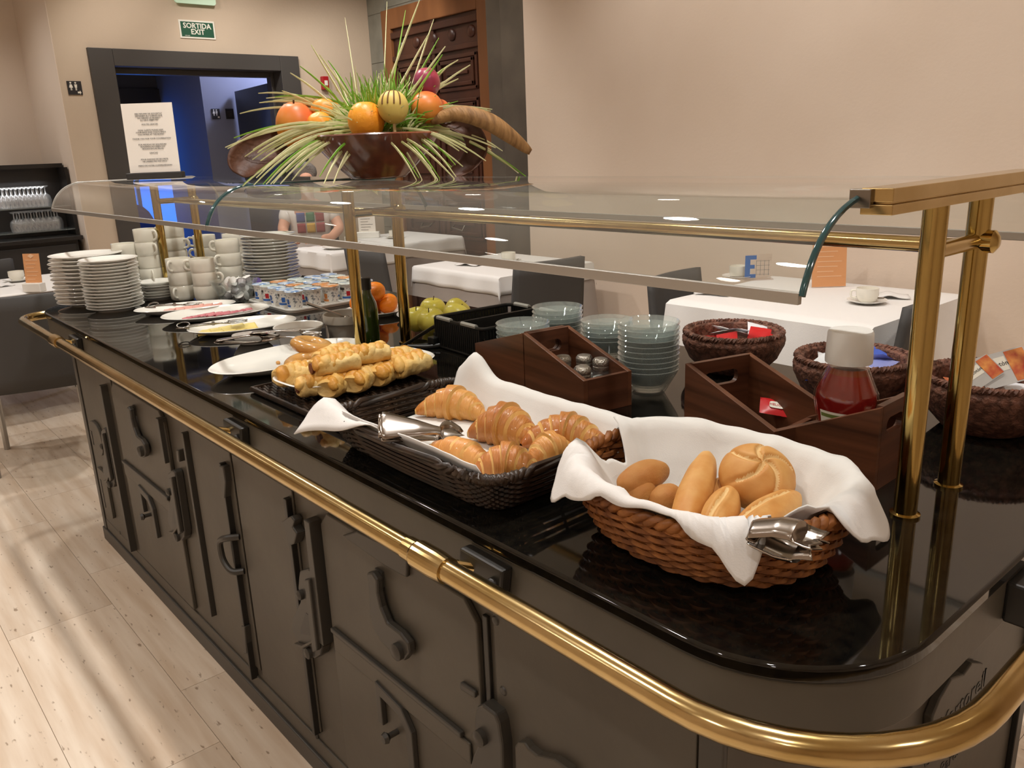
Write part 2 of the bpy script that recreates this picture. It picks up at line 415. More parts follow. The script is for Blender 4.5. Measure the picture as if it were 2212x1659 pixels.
for r in range(-9, 5):
    yc = .55+TW*(r+.5)
    off = -2.13 if r == 0 else (-2.77 if r == -1 else rnd.uniform(0, TL))
    k0 = int(math.floor((-7.4-off)/TL))
    for k in range(k0, k0+11):
        xc = off+TL*(k+.5)
        if xc > 2.0 or xc < -7.6: continue
        if tile0 is None:
            tile0 = tile_b.obj('tile', 'travertine', floor, 0); tile0.location = (xc, yc, 0)
        else:
            t = tile0.copy(); COL.objects.link(t); t.location = (xc, yc, 0)
# far floor beyond the tiles in view
far = B().b2((-9.6, .55+TW*5, -.012), (2.7, 6.2, -.0005)).b2((-9.6, -2.7, -.012), (-7.0, .55+TW*5-.002, -.0008)); o = far.obj('far_paving', 'travertine', floor, 0)
struct(B().b2((-9.6, -2.7, CEIL), (2.7, 6.2, CEIL+.1)).obj('ceiling', 'ceiling_white', None, 0))
bx0 = PY(1135, 185, YB).x
struct(B().b2((bx0, YB, 0), (2.7, YB+.45, CEIL)).obj('wall_back', 'plaster', None, 0))
struct(B().b2((2.6, -2.7, 0), (2.7, 6.2, CEIL)).obj('wall_right', 'plaster', None, 0))
struct(B().b2((-9.6, -2.7, 0), (2.7, -2.6, CEIL)).obj('wall_front', 'plaster', None, 0))
# left wall with the exit opening
yc0 = PX(140, 240, XL).y                                   # outside corner
f0 = PX(185, 100, XL); f1 = PX(641, 125, XL); fz = (f0.z+f1.z)/2
ym1 = PX(800, 50, XL).y
wl = B().b2((XL-.25, yc0, 0), (XL, f0.y, CEIL)).b2((XL-.25, f1.y, 0), (XL, YM+.1, CEIL)).b2((XL-.25, f0.y, fz), (XL, f1.y, CEIL))
struct(wl.obj('wall_left', 'plaster_dim', None, 0))
xr = -7.75
struct(B().b2((xr, yc0-.003, 0), (XL-.25, yc0+.25, CEIL)).b2((XL-.2501, yc0-.003, 0), (XL-.0, yc0, CEIL)).obj('wall_return', 'plaster_lit', None, 0))
struct(B().b2((xr-.12, -2.7, 0), (xr, yc0+.2, CEIL)).obj('wall_recess', 'plaster_lit', None, 0))
# door frame of the exit
FWd = .17
fr = B().b2((XL-.26, f0.y, 0), (XL+.03, f0.y+FWd, fz)).b2((XL-.26, f1.y-FWd, 0), (XL+.03, f1.y, fz)).b2((XL-.26, f0.y+FWd, fz-.12), (XL+.03, f1.y-FWd, fz))
fr.b2((XL-.20, f0.y+FWd, 0), (XL-.12, f0.y+FWd+.03, fz-.12)).b2((XL-.20, f1.y-FWd-.03, 0), (XL-.12, f1.y-FWd, fz-.12)).b2((XL-.20, f0.y+FWd+.03, fz-.16), (XL-.12, f1.y-FWd-.03, fz-.12))
d1 = struct(fr.obj('door_1', 'frame_grey', None, 0, bevel=.004))
# open right leaf, swung into the corridor
hy = f1.y-FWd-.03
leaf = B().b2((0, -.045, .01), (.92, 0, fz-.2)).obj('door_leaf', 'leaf_grey', d1, 0, bevel=.003); leaf.location = (XL-.2, hy, 0); leaf.rotation_euler = (0, 0, math.radians(174))
B().tube([(.82, -.05, 1.0), (.82, -.10, 1.0), (.70, -.10, 1.0)], .009, 8).obj('door_handle', 'steel', leaf)
# corridor behind
xa, xb = XL-2.3, XL-1.15
ycr = PX(428, 145, xb).y
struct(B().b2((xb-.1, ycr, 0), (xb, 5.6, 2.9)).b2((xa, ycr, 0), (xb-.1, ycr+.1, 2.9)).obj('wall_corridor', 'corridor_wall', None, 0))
i0 = PX(232, 191, xa); i1 = PX(372, 193, xa)
cw = B().b2((xa-.1, yc0+.2, 0), (xa, i0.y, 2.9)).b2((xa-.1, i0.y, i0.z), (xa, ycr+.1, 2.9)).b2((xa-.1, i1.y+.35, 0), (xa, ycr+.1, 2.9))
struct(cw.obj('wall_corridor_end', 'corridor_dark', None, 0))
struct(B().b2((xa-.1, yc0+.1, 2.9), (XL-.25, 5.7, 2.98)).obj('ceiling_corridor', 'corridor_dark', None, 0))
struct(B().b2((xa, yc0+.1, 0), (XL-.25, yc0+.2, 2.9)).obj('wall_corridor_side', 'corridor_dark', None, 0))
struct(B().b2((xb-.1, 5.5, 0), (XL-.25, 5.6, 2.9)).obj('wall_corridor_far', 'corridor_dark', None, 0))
d2 = struct(B().b2((xa-.05, i0.y-.02, i0.z-.16), (xa+.04, i1.y+.37, i0.z)).b2((xa-.05, i0.y-.05, 0), (xa+.04, i0.y+.02, i0.z)).b2((xa-.05, i1.y+.3, 0), (xa+.04, i1.y+.42, i0.z)).obj('door_2', 'black_lac2', None, 0))
B().b2((xa-.03, i1.y-.02, .02), (xa+.0, i1.y+.3, i0.z-.16)).obj('door_leaf', 'blue_chair', d2, 0)
# glowing blue panel added beyond the second door
w3 = struct(B().b2((xa-.75, i0.y-.9, 0), (xa-.7, i1.y+.9, 2.9)).obj('blue_panel', 'blue_lit', None, 0))
B().b2((xa-.7, i0.y+.32, 0), (xa-.66, i0.y+.36, 2.9)).obj('panel_bar', 'alu', w3, 0)
# blue arch-backed chair just inside the corridor
bcp = PX(292, 520, xa+.5)
bc = thing('corridor_chair', 'blue round-backed chair inside the blue-lit corridor', 'chair', (bcp.x, bcp.y-.05, 0), math.radians(90))
B().grid(lambda u, v: ((u-.5)*.52, .10*math.cos((u-.5)*2.4)-.08, .42+v*(.62 if True else 0)*math.sqrt(max(0, 1-((u-.5)*1.7)**4))), 13, 8).obj('backrest', 'blue_chair', bc, solid=.03)
B().prism(rrect(-.24, -.46, .24, .0, .06), .42, .47).obj('seat', 'blue_chair', bc, bevel=.01)
for sx in (-.2, .2):
    for sy in (-.42, -.05): B().tube([(sx, sy, 0), (sx*.92, sy, .43)], .011, 8).obj('leg', 'steel', bc)
# recessed stone wall, pilasters and carved wooden door
sw = B().b2((XL-.25, YM, 0), (bx0+.1, YM+.15, CEIL))
ws = struct(sw.obj('wall_stone', 'marble_grey', None, 0))
def stone_slab(a, b, z0, z1, m='marble_grey', t=.006):
    return B().b2((a, YM-t, z0), (b, YM+.001, z1)).obj('stone_slab', m, ws, 0, bevel=.002)
dl = PY(836, 60, YM).x; dr = PY(1072, 100, YM).x; dz = PY(836, 25, YM).z
pr0 = PY(1078, 200, YM).x
for i, z in enumerate([0, .75, 1.5, 2.2]):
    z1 = [.75, 1.5, 2.2, 2.6][i]
    stone_slab(XL+.004, dl-.012, z+.003, z1-.003)
for z, z1 in ((2.603, 2.97),): 
    stone_slab(XL+.004, dl-.012, z, z1); stone_slab(dl-.006, dr+.02, max(dz+.03, 2.62), z1)
pl = struct(B().b2((pr0, YM-.10, 0), (pr0+.24, YM, CEIL)).b2((pr0+.24, YM-.17, 0), (bx0+.1, YM, CEIL)).b2((pr0-.05, YM-.05, 0), (pr0, YM, CEIL)).obj('trim_1', 'marble_dark', None, 0, bevel=.004))
# carved door
d3 = struct(B().b2((dl, YM-.06, 0), (dl+.13, YM+.01, dz)).b2((dr-.15, YM-.06, 0), (dr, YM+.01, dz)).b2((dl+.13, YM-.06, dz-.16), (dr-.15, YM+.01, dz)).obj('door_3', 'frame_wood', None, 0, bevel=.008))
a, b_ = dl+.13, dr-.15
B().b2((a, YM-.03, 0), (b_, YM+.005, dz-.16)).obj('door_leaf', 'door_wood', d3, 0)
mid = (a+b_)/2
def panel(x0, x1, z0, z1, arch=False):
    g = B()
    for e, t in ((0., .012), (.035, .022)):
        g.b2((x0+e, YM-.03-t, z0+e), (x1-e, YM-.028, z0+e+.03)).b2((x0+e, YM-.03-t, z1-e-.03), (x1-e, YM-.028, z1-e)).b2((x0+e, YM-.03-t, z0+e), (x0+e+.03, YM-.028, z1-e)).b2((x1-e-.03, YM-.03-t, z0+e), (x1-e, YM-.028, z1-e))
    g.b2((x0+.12, YM-.045, z0+.12), (x1-.12, YM-.028, z1-.12))
    return g.obj('panel', 'door_wood', d3, 0, bevel=.006)
for (x0, x1) in ((a+.04, mid-.03), (mid+.03, b_-.04)):
    panel(x0, x1, .15, .62); panel(x0, x1, .70, 1.05); panel(x0, x1, 1.12, dz-.78); panel(x0, x1, dz-.72, dz-.45)
for i in range(5):
    x = a+.1+(b_-a-.2)*i/4
    B().ball((x, YM-.035, dz-.3), (.045, .02, .045), nu=12, nv=8).obj('carved_boss', 'door_wood', d3)
B().b2((a, YM-.06, dz-.24), (b_, YM-.028, dz-.19)).b2((a, YM-.055, dz-.42), (b_, YM-.028, dz-.38)).obj('cornice', 'door_wood', d3, 0, bevel=.006)
B().b2((mid-.02, YM-.05, 0), (mid+.02, YM-.028, dz-.16)).obj('astragal', 'door_wood', d3, 0, bevel=.006)
for s in (-1, 1): B().tube([(mid+s*.16, YM-.05, .82), (mid+s*.16, YM-.075, .80), (mid+s*.30, YM-.075, .78), (mid+s*.30, YM-.05, .82)], .008, 8).obj('door_handle', 'steel_dark', d3)
# ------------------------------------------------ signs on the left wall
def wall_sign(name, label, px0, py0, px1, py1, xw, bm, depth=.008, group=None):
    p0 = PX(px0, py0, xw); p1 = PX(px1, py1, xw); yc, zc = (p0.y+p1.y)/2, (p0.z+p1.z)/2; W, H = abs(p1.y-p0.y), abs(p0.z-p1.z)
    t = thing(name, label, 'sign', (xw, yc, zc), 0, group)
    B().b2((0, -W/2, -H/2), (depth, W/2, H/2)).obj('plate', bm, t, 0, bevel=.001)
    return t, W, H
FX = lambda x, y, z: frame((0, 1, 0), (0, 0, 1), (1, 0, 0), (x, y, z))
t, W, H = wall_sign('exit_sign', 'green sign reading SORTIDA EXIT above the grey doorway', 384, 42, 466, 86, XL, 'sign_white')
B().b2((.008, -W/2+.012, -H/2+.012), (.0095, W/2-.012, H/2-.012)).obj('panel', 'sign_green', t, 0)
text('lettering', 'SORTIDA\nEXIT', H*.40, 'sign_white', t, FX(.0098, 0, H*.02), bold=.0012, line=.82)
text('small_print', 'IMPLASER', H*.07, 'sign_white', t, FX(.0098, -W*.3, -H*.36))
e0 = PX(371, 5, XL); e1 = PX(465, 16, XL)
t = thing('emergency_light', 'pale translucent emergency light glowing green above the exit sign', 'lamp', (XL, (e0.y+e1.y)/2, (e0.z+e1.z)/2), 0)
B().prism(rrect(-.16, 0, .16, .26, .02), 0, .012, FX(.03, 0, 0)).obj('diffuser', 'exit_glow', t)
B().b2((0, -.17, .24), (.06, .17, .32)).obj('housing', 'sign_white', t, 0, bevel=.006)
def wc_figs(t, W, H, arrow=True):
    g = B()
    for i, cx in enumerate((-W*.26, W*.08)):
        M = FX(.0085, cx, H*.1)
        g.lathe([(0, 0), (H*.07, 0), (H*.07, .001), (0, .001)], 10, M @ TR(0, H*.27, 0))
        g.prism([(-H*.1, H*.16), (H*.1, H*.16), (H*.08, -H*.08), (-H*.08, -H*.08)] if i else [(-H*.07, H*.16), (H*.07, H*.16), (H*.14, -H*.08), (-H*.14, -H*.08)], 0, .001, M)
        g.b2((-H*.05, -H*.28, 0), (-H*.01, -H*.08, .001), M).b2((H*.01, -H*.28, 0), (H*.05, -H*.08, .001), M)
    g.obj('pictogram', 'sign_white', t, 0)
    if arrow: B().prism([(-W*.1, .006), (W*.06, .006), (W*.06, .014), (W*.16, 0), (W*.06, -.014), (W*.06, -.006), (-W*.1, -.006)], 0, .001, FX(.0085, W*.25, -H*.33)).obj('arrow', 'sign_white', t, 0)
t, W, H = wall_sign('restroom_sign', 'black restroom sign with two figures and arrow beside the doorway frame', 143, 175, 179, 205, XL, 'sign_black'); wc_figs(t, W, H)
t, W, H = wall_sign('restroom_sign', 'small black restroom sign with figures on the corridor wall', 456, 235, 476, 257, xb, 'sign_black'); wc_figs(t, W, H)
t, W, H = wall_sign('corridor_sign', 'small black sign with a pale square symbol on the corridor wall', 486, 235, 506, 257, xb, 'sign_black')
B().b2((.0085, -W*.22, -H*.3), (.0095, W*.22, H*.1)).b2((.0085, -W*.4, H*.2), (.0095, W*.4, H*.27)).obj('symbol', 'steel_dark', t, 0)
ra = PX(699, 180, XL)
t = thing('fire_call_point', 'small red call point box on the left wall behind the fruit', 'alarm', (XL, ra.y, ra.z))
B().b2((0, -.03, -.055), (.045, .03, .055)).obj('case', 'red_plastic', t, 0, bevel=.006); B().b2((.045, -.015, -.02), (.048, .015, .02)).obj('button', 'sign_white', t, 0)
# ------------------------------------------------ ceiling downlights, with the unseen ones added as fill
dlt = None
for i, (x, y) in enumerate(LAMPS):
    if dlt is None:
        dlt = thing('ceiling_downlight', 'round recessed ceiling downlight', 'lamp', (x, y, CEIL), 0, 'ceiling downlights')
        B().lathe([(.062, 0), (.08, 0), (.08, -.006), (.062, -.004), (.062, 0)], 24).obj('trim', 'lamp_trim', dlt)
        B().lathe([(0, -.001), (.061, -.001)], 24).obj('diffuser', 'lamp_glow', dlt)
    else: dup(dlt, (x, y, CEIL))
    ld = bpy.data.lights.new('downlight', 'SPOT'); ld.energy = LAMP_W*(2.1 if abs(y-1.25) < .01 else (1.25 if y > 2 else .95)); ld.color = LAMP_C; ld.spot_size = math.radians(138); ld.spot_blend = .7; ld.shadow_soft_size = .07
    lo = bpy.data.objects.new('downlight', ld); COL.objects.link(lo); lo.location = (x, y, CEIL-.03)
    if y > 2 and x > -4: ld.spot_size = math.radians(116); lo.rotation_euler = (math.radians(28), 0, 0)
    elif y > 1.5: ld.spot_size = math.radians(112); lo.rotation_euler = (math.radians(20), math.radians(24), 0)
for (x, y, z, e, c) in ((xa-.4, (i0.y+i1.y)/2+.1, 2.3, 25, (.16, .42, 1)), (XL-.7, ycr+.9, 2.7, 85, (.58, .66, 1))):
    ld = bpy.data.lights.new('corridor_lamp', 'POINT'); ld.energy = e; ld.color = c; ld.shadow_soft_size = .12
    lo = bpy.data.objects.new('corridor_lamp', ld); COL.objects.link(lo); lo.location = (x, y, z)
# ================================================================== BUFFET COUNTER (old iron range)
K = .92
YF = .690                                   # iron front plane
X0, X1 = -3.80, -.313                       # slab ends
S0, S1 = .679, 1.822                        # slab front / back
BX0, BX1, BY1 = -3.312, -.452, 1.79         # iron body
ct = thing('buffet_counter', 'long buffet counter made from an old iron range with black polished top and brass rail', 'counter', ((X0+X1)/2, (S0+S1)/2, 0))
off = -ct.location
def cobj(g, name, mat, parent=None, **k):
    o = g.obj(name, mat, parent or ct, **k)
    if parent is None or parent is ct: o.location = off
    return o
cobj(B().prism(rrect(X0, S0, X1, S1, .20, 12), ZT-.022, ZT), 'countertop', 'granite', bevel=.005, smooth=30)
cobj(B().prism(rrect(X0+.006, S0+.006, X1-.006, S1-.006, .195, 12), ZT-.098, ZT-.0225), 'apron', 'iron_paint', bevel=.003, smooth=30)
cobj(B().b2((BX0, YF, .055), (BX1, BY1, ZT-.099)), 'body', 'iron_paint', smooth=0)
cobj(B().b2((BX0-.012, YF-.012, 0), (BX1+.012, BY1+.012, .055)), 'plinth', 'iron_dark', smooth=0, bevel=.003)
def FP(px, py):                             # pixel on the iron front -> (x, z)
    p = PY(px, py, YF); return (p.x, p.z)
FM = frame((1, 0, 0), (0, 0, 1), (0, -1, 0), (0, YF, 0))   # local x,z' -> world, thickness toward the room
def relief(name, pts, t, mat='iron_paint', parent=None, bevel=.003, t0=0.):
    return cobj(B().prism([FP(*p) for p in pts], t0, t, FM), name, mat, parent, bevel=bevel, smooth=0)
def vbar(px0, py0, px1, py1, wd, t, mat='iron_dark', name='strip', t0=0.):
    a, b = FP(px0, py0), FP(px1, py1); x = (a[0]+b[0])/2
    return cobj(B().b2((x-wd/2, YF-t, min(a[1], b[1])), (x+wd/2, YF-t0+.0005, max(a[1], b[1]))), name, mat, bevel=.0015, smooth=0)
def bolt(px, py, r=.009, h=.008, t0=0., mat='iron_dark'):
    x, z = FP(px, py)
    return cobj(B().lathe([(r, 0), (r, h*.4), (r*.7, h*.8), (0, h)], 10, frame((1, 0, 0), (0, 0, 1), (0, -1, 0), (x, YF-t0, z))), 'bolt', mat)
ztop = ZT-.10
# corner posts and frame rails of the range
for x0, x1 in ((BX0, BX0+.035), (BX1-.035, BX1)):
    cobj(B().b2((x0, YF-.008, .055), (x1, YF+.001, ztop)), 'corner_strip', 'iron_dark', smooth=0, bevel=.002)
cobj(B().b2((BX0+.036, YF-.005, .056), (BX1-.036, YF+.001, .10)), 'base_rail', 'iron_paint', smooth=0, bevel=.002)
# iron plates: each raised panel its own part
def plate(xa, xb, za, zb, t=.006, mat='iron_paint', r=0):
    pl_ = rrect(xa, za, xb, zb, r, 5) if r else [(xa, za), (xb, za), (xb, zb), (xa, zb)]
    return cobj(B().prism(pl_, 0, t, FM), 'iron_plate', mat, bevel=.002, smooth=30 if r else 0)
xA = FP(262, 930)[0]; xB = FP(372, 960)[0]; xC = FP(412, 950)[0]; xD = FP(518, 1090)[0]; xE = FP(648, 1130)[0]; xF = FP(700, 1150)[0]; xG = FP(1045, 1400)[0]; xH = FP(1062, 1400)[0]
lz1 = FP(268, 985)[1]; lz2 = FP(720, 1340)[1]
plate(BX0+.04, xA-.01, .10, ztop-.03, .004)
plate(xC+.006, xD-.008, .13, ztop-.03, .005); plate(xD+.004, xE-.012, .13, ztop-.03, .005)
plate(xH+.012, BX1-.04, .11, ztop-.02, .004)
# oven doors
def oven(xa, xb, ledge, px_d, label):
    d = cobj(B().prism([(xa, .115), (xb, .115), (xb, ztop-.06), (xb-.03, ztop-.028), (xa+.03, ztop-.028), (xa, ztop-.06)], 0, .012, FM), 'oven_door', 'iron_paint', bevel=.003, smooth=0)
    d['label'] = label
    e = B().b2((xa+.012, YF-.022, ledge-.006), (xb-.05, YF-.012, ledge+.004)).obj('ledge', 'iron_dark', d, 0, bevel=.002)
    e2 = B().b2((xa+.012, YF-.018, ledge-.05), (xb-.03, YF-.0118, ledge-.008)).obj('ledge_plate', 'iron_paint', d, 0, bevel=.003)
    cx = FP(*px_d)[0]; cz = FP(*px_d)[1]; s = .062
    pts = [(-s, s*1.15), (s*.45, s*.95), (s*.95, s*.35), (s*.95, -s*1.25), (s*.62, -s*1.25), (s*.62, s*.2), (s*.25, s*.6), (-s*.72, s*.72), (-s*.72, -s*.35), (-s, -s*.35)]
    B().prism([(cx+x, cz+y) for x, y in pts], .012, .024, FM).obj('draught_plate', 'iron_dark', d, 0, bevel=.002)
    B().lathe([(.006, 0), (.006, .02), (.012, .026), (.009, .034), (0, .036)], 12, frame((1, 0, 0), (0, 0, 1), (0, -1, 0), (cx-.01, YF-.012, cz-.02))).obj('knob', 'iron_dark', d)
    return d
dA = oven(xA+.012, xB-.01, lz1, (335, 1098), 'iron oven door between the round-topped bracket and the first latch')
dB = oven(xF+.012, xG, lz2, (875, 1560), 'larger-looking iron oven door with curved lever handle and ledge')
def ZP(zx, zy): return FP(560+zx*.692, 1000+zy*.692)          # traced on the large door hardware
def traced(pts, ref):                                          # outline in metres relative to a reference point
    r = ZP(*ref); return [(ZP(*p)[0]-r[0], ZP(*p)[1]-r[1]) for p in pts]
LEVER = traced([(380, 323), (398, 322), (413, 345), (414, 385), (424, 430), (444, 478), (485, 508), (510, 540), (514, 572), (497, 594), (470, 590), (454, 566), (424, 536), (402, 500), (388, 452), (389, 400), (384, 345)], (396, 324))
LBOSS = traced([(484, 562)], (396, 324))[0]
POCKET_SHADE = traced([(388, 440), (404, 455), (420, 505), (412, 512), (392, 490)], (396, 324))
def lever(px, py, d):
    x, z = FP(px, py)
    B().prism([(x+a_, z+b_) for a_, b_ in POCKET_SHADE], .0118, .0132, FM).obj('pocket_shade', 'iron_black', d, 0)  # flat dark patch painting the shade behind the lever
    h = B().prism([(x+a_, z+b_) for a_, b_ in LEVER], .016, .032, FM).obj('lever_handle', 'iron_dark', d, 0, bevel=.004)
    B().b2((x-.012, YF-.017, z-.03), (x+.012, YF-.0115, z)).obj('pivot_block', 'iron_dark', d, 0)
    B().lathe([(.016, 0), (.016, .010), (.010, .014), (.0, .015)], 16, frame((1, 0, 0), (0, 0, 1), (0, -1, 0), (x+LBOSS[0], YF-.031, z+LBOSS[1]))).obj('boss', 'iron_dark', h)
lever(299, 874, dA); lever(834, 1225, dB)
LATCH = traced([(158, 326), (184, 318), (200, 328), (204, 346), (226, 565), (222, 586), (205, 598), (186, 592), (174, 574), (171, 560), (148, 546), (130, 502), (135, 470), (158, 424), (163, 402), (152, 382), (155, 345)], (180, 320))
LSHADE = traced([(178, 455), (196, 470), (204, 528), (160, 520), (162, 500)], (180, 320))
LBAR = traced([(188, 346), (203, 346), (227, 566), (212, 572)], (180, 320)); LFOLD = traced([(150, 545), (176, 552), (215, 532), (215, 541), (178, 562), (152, 552)], (180, 320))
LRV = traced([(166, 398), (190, 578)], (180, 320))
def latch(px, py):
    x, z = FP(px, py); off2 = lambda L_: [(x+a_, z+b_) for a_, b_ in L_]
    o = cobj(B().prism(off2(LATCH), 0, .024, FM), 'latch', 'iron_dark', bevel=.004, smooth=0)
    B().prism(off2(LSHADE), .0238, .0246, FM).obj('cavity_shade', 'iron_black', o, 0)  # flat dark patch painting the shade of the latch hollow
    B().prism(off2(LBAR), .0238, .036, FM).obj('strap', 'iron_dark', o, 0, bevel=.003)
    B().prism(off2(LFOLD), .0238, .034, FM).obj('fold', 'iron_paint', o, 0, bevel=.002)
    for (a_, b_), r in zip(LRV, (.011, .013)):
        B().lathe([(r, 0), (r, .008), (r*.6, .012), (0, .013)], 12, frame((1, 0, 0), (0, 0, 1), (0, -1, 0), (x+a_, YF-.024, z+b_))).obj('rivet', 'iron_dark', o)
    return o
latch(238, 922); latch(388, 1012); latch(684, 1221)
ld2 = relief('latch', [(560+a_*.692, 1000+b_*.692) for a_, b_ in ((718, 738), (735, 732), (775, 762), (786, 790), (796, 860), (798, 960), (686, 960), (705, 890), (724, 850), (708, 820), (712, 760))], .026, 'iron_dark', bevel=.004)
for q in ((735, 830),):
    x, z = ZP(*q); B().lathe([(.014, 0), (.014, .009), (.008, .013), (0, .014)], 12, frame((1, 0, 0), (0, 0, 1), (0, -1, 0), (x, YF-.026, z))).obj('rivet', 'iron_dark', ld2)
# round-topped ornamental brackets left of the first door
def slotplate(px, py, px2, py2, rt):
    (xa, za), (xb, zb) = FP(px, py), FP(px2, py2); r = (xb-xa)/2*rt
    pts = rrect(xa, zb, xb, za, min(r, (za-zb)/2-.001), 5)
    o = cobj(B().prism(pts, .004, .015, FM), 'slot_plate', 'iron_paint', bevel=.002, smooth=0)
    B().b2((xa+.018, YF-.0165, zb+.025), (xa+.034, YF-.0148, za-.045)).obj('slot', 'iron_black', o, 0)  # dark strip on the plate face, painting the shade inside a slot
slotplate(197, 900, 236, 990, .8); slotplate(217, 1005, 254, 1120, .25)
# vertical strips and seams
vbar(246, 838, 284, 1172, .022, .026); vbar(357, 900, 372, 995, .022, .024)
vbar(402, 930, 470, 1330, .014, .016); vbar(497, 1000, 552, 1455, .010, .020, 'iron_black'); vbar(635, 1075, 688, 1575, .014, .018, 'iron_black')
vbar(690, 1118, 716, 1378, .024, .028); vbar(1058, 1330, 1062, 1580, .012, .007, 'iron_black')
for q in ((553, 1458), (686, 1588), (446, 1450), (262, 1150), (878, 1226), (1075, 1338), (1092, 1490), (860, 1232)): bolt(*q)
# D handle of the centre door
xh, zh = FP(522, 1158); xh2, zh2 = FP(526, 1226); 
hd = cobj(B().tube(smoothpath([(xh, YF-.006, zh), (xh-.02, YF-.03, zh-.002), (xh-.055, YF-.036, zh-.02), (xh-.062, YF-.036, (zh+zh2)/2), (xh-.05, YF-.036, zh2+.018), (xh-.02, YF-.03, zh2), (xh, YF-.006, zh2)], 5), .0085, 10), 'pull_handle', 'iron_dark')
# hinge clips
def clip(pts): return relief('hinge_clip', pts, .022, 'iron_dark')
clip([(491, 1000), (500, 1003), (505, 1035), (503, 1072), (496, 1070), (497, 1040), (490, 1025)])
clip([(628, 1120), (640, 1112), (648, 1108), (656, 1118), (652, 1132), (661, 1146), (655, 1168), (646, 1172), (640, 1160), (636, 1140)])
clip([(397, 968), (402, 968), (404, 994), (399, 992)]); clip([(537, 1345), (545, 1347), (550, 1405), (543, 1406)])
# slide plate behind the rail and the curved-top plate by the last latch
relief('slide_plate', [(757, 1150), (790, 1140), (900, 1192), (898, 1240), (850, 1214)], .020, 'iron_dark', t0=.0118)
relief('ornament_plate', [(1130, 1600), (1137, 1591), (1150, 1592), (1160, 1606), (1178, 1620), (1215, 1628), (1250, 1652), (1258, 1680), (1132, 1680)], .018, 'iron_paint')
relief('stop_lug', [(1013, 1462), (1046, 1484), (1046, 1498), (1013, 1478)], .020, 'iron_dark', t0=.012)
# maker's plaque on the iron end
def EP(px, py):
    p = PX(px, py, BX1); return (p.y, p.z)
EM = frame((0, 1, 0), (0, 0, 1), (1, 0, 0), (BX1, 0, 0))
pts = [EP(*q) for q in ((2080, 1424), (2104, 1425), (2107, 1440), (2102, 1452), (2110, 1470), (2108, 1500), (2092, 1560), (2080, 1600), (2060, 1640), (1985, 1680), (1950, 1660), (1948, 1635), (1965, 1600), (1992, 1572), (1994, 1540), (2010, 1500), (2035, 1458), (2062, 1448))]
pq = cobj(B().prism(pts, 0, .016, EM), 'maker_plaque', 'iron_paint', bevel=.003, smooth=0); pq['label'] = 'cast plaque with raised script lettering'
def ptxt(s, px, py, size):
    y, z = EP(px, py); d = Vector((EP(px+60, py-66)[0]-y, EP(px+60, py-66)[1]-z)).normalized()
    text('lettering', s, size, 'iron_black', pq, frame((0, 1, 0), (0, 0, 1), (1, 0, 0), (BX1+.0158, y, z)), .0012)
ptxt('Martorell', 2060, 1508, .055); ptxt('Constructor', 2030, 1580, .040); ptxt('Barcelona', 2050, 1610, .040)
cobj(B().b2((BX1, BY1-.03, .056), (BX1+.012, BY1+.004, ztop)), 'corner_strip', 'iron_black', smooth=0, bevel=.002)
# ---------------- brass rail
RYR, RZR, RRR = .626, .828, .0175
rx0, rx1, rb = -3.70, -.242, .24
bk = S1+(.679-.626)
pth = []
def arc(cx, cy, r, a0, a1, n=12): return [Vector((cx+r*math.cos(a0+(a1-a0)*i/n), cy+r*math.sin(a0+(a1-a0)*i/n), RZR)) for i in range(n+1)]
xl = X0-.055
pth += arc(xl+.2, bk-.2, .2, pi/2, pi)+arc(xl+.10, RYR+.10, .10, pi, 1.5*pi)+arc(rx1-rb, RYR+rb, rb, 1.5*pi, 2*pi)+arc(rx1-.2, bk-.2, .2, 0, pi/2)
rail = cobj(B().tube(pth, RRR, 20, closed=True), 'hand_rail', 'brass'); rail['label'] = 'polished brass hand rail running round the counter'
def collar(x):
    return B().tube([(x+d, RYR, RZR) for d in (-.060, -.0598, -.036, -.030, .018, .044, .0442)], [RRR+e for e in (.0002, .0018, .0024, .0052, .0052, .0030, .0002)], 28).obj('collar', 'brass', rail, 12)
pc1 = PY(930, 1212, RYR).x; pc2 = PY(125, 746, RYR).x
for i, x in enumerate((pc1, (pc1+pc2)/2+.25, pc2)):
    if i != 1: collar(x)
    bx = x+(.07 if i == 0 else .05)
    br = cobj(B().prism([(bx-.055, ZT-.088), (bx+.045, ZT-.088), (bx+.055, ZT-.03), (bx-.045, ZT-.028)], 0, .022, frame((1, 0, 0), (0, 0, 1), (0, -1, 0), (0, S0+.006, 0))), 'rail_bracket', 'iron_black', bevel=.004, smooth=0)
    B().tube([(bx, S0+.004, ZT-.055), (x+.01, RYR, RZR+.004)], .0075, 10).obj('stem', 'brass', br)
    for dx in (-.035, .035): B().ball((bx+dx, S0-.018, ZT-.058), .011, nu=12, nv=8).obj('bolt', 'iron_black', br)
# bracket at the far end of the end face
pb = PX(2200, 1262, X1)
br = cobj(B().b2((X1-.006, pb.y-.03, ZT-.09), (X1+.03, pb.y+.05, ZT-.03)), 'rail_bracket', 'iron_black', bevel=.004, smooth=0)
B().tube([(X1+.01, pb.y+.02, ZT-.05), (rx1, pb.y+.02, RZR)], .008, 10).obj('stem', 'brass', br)
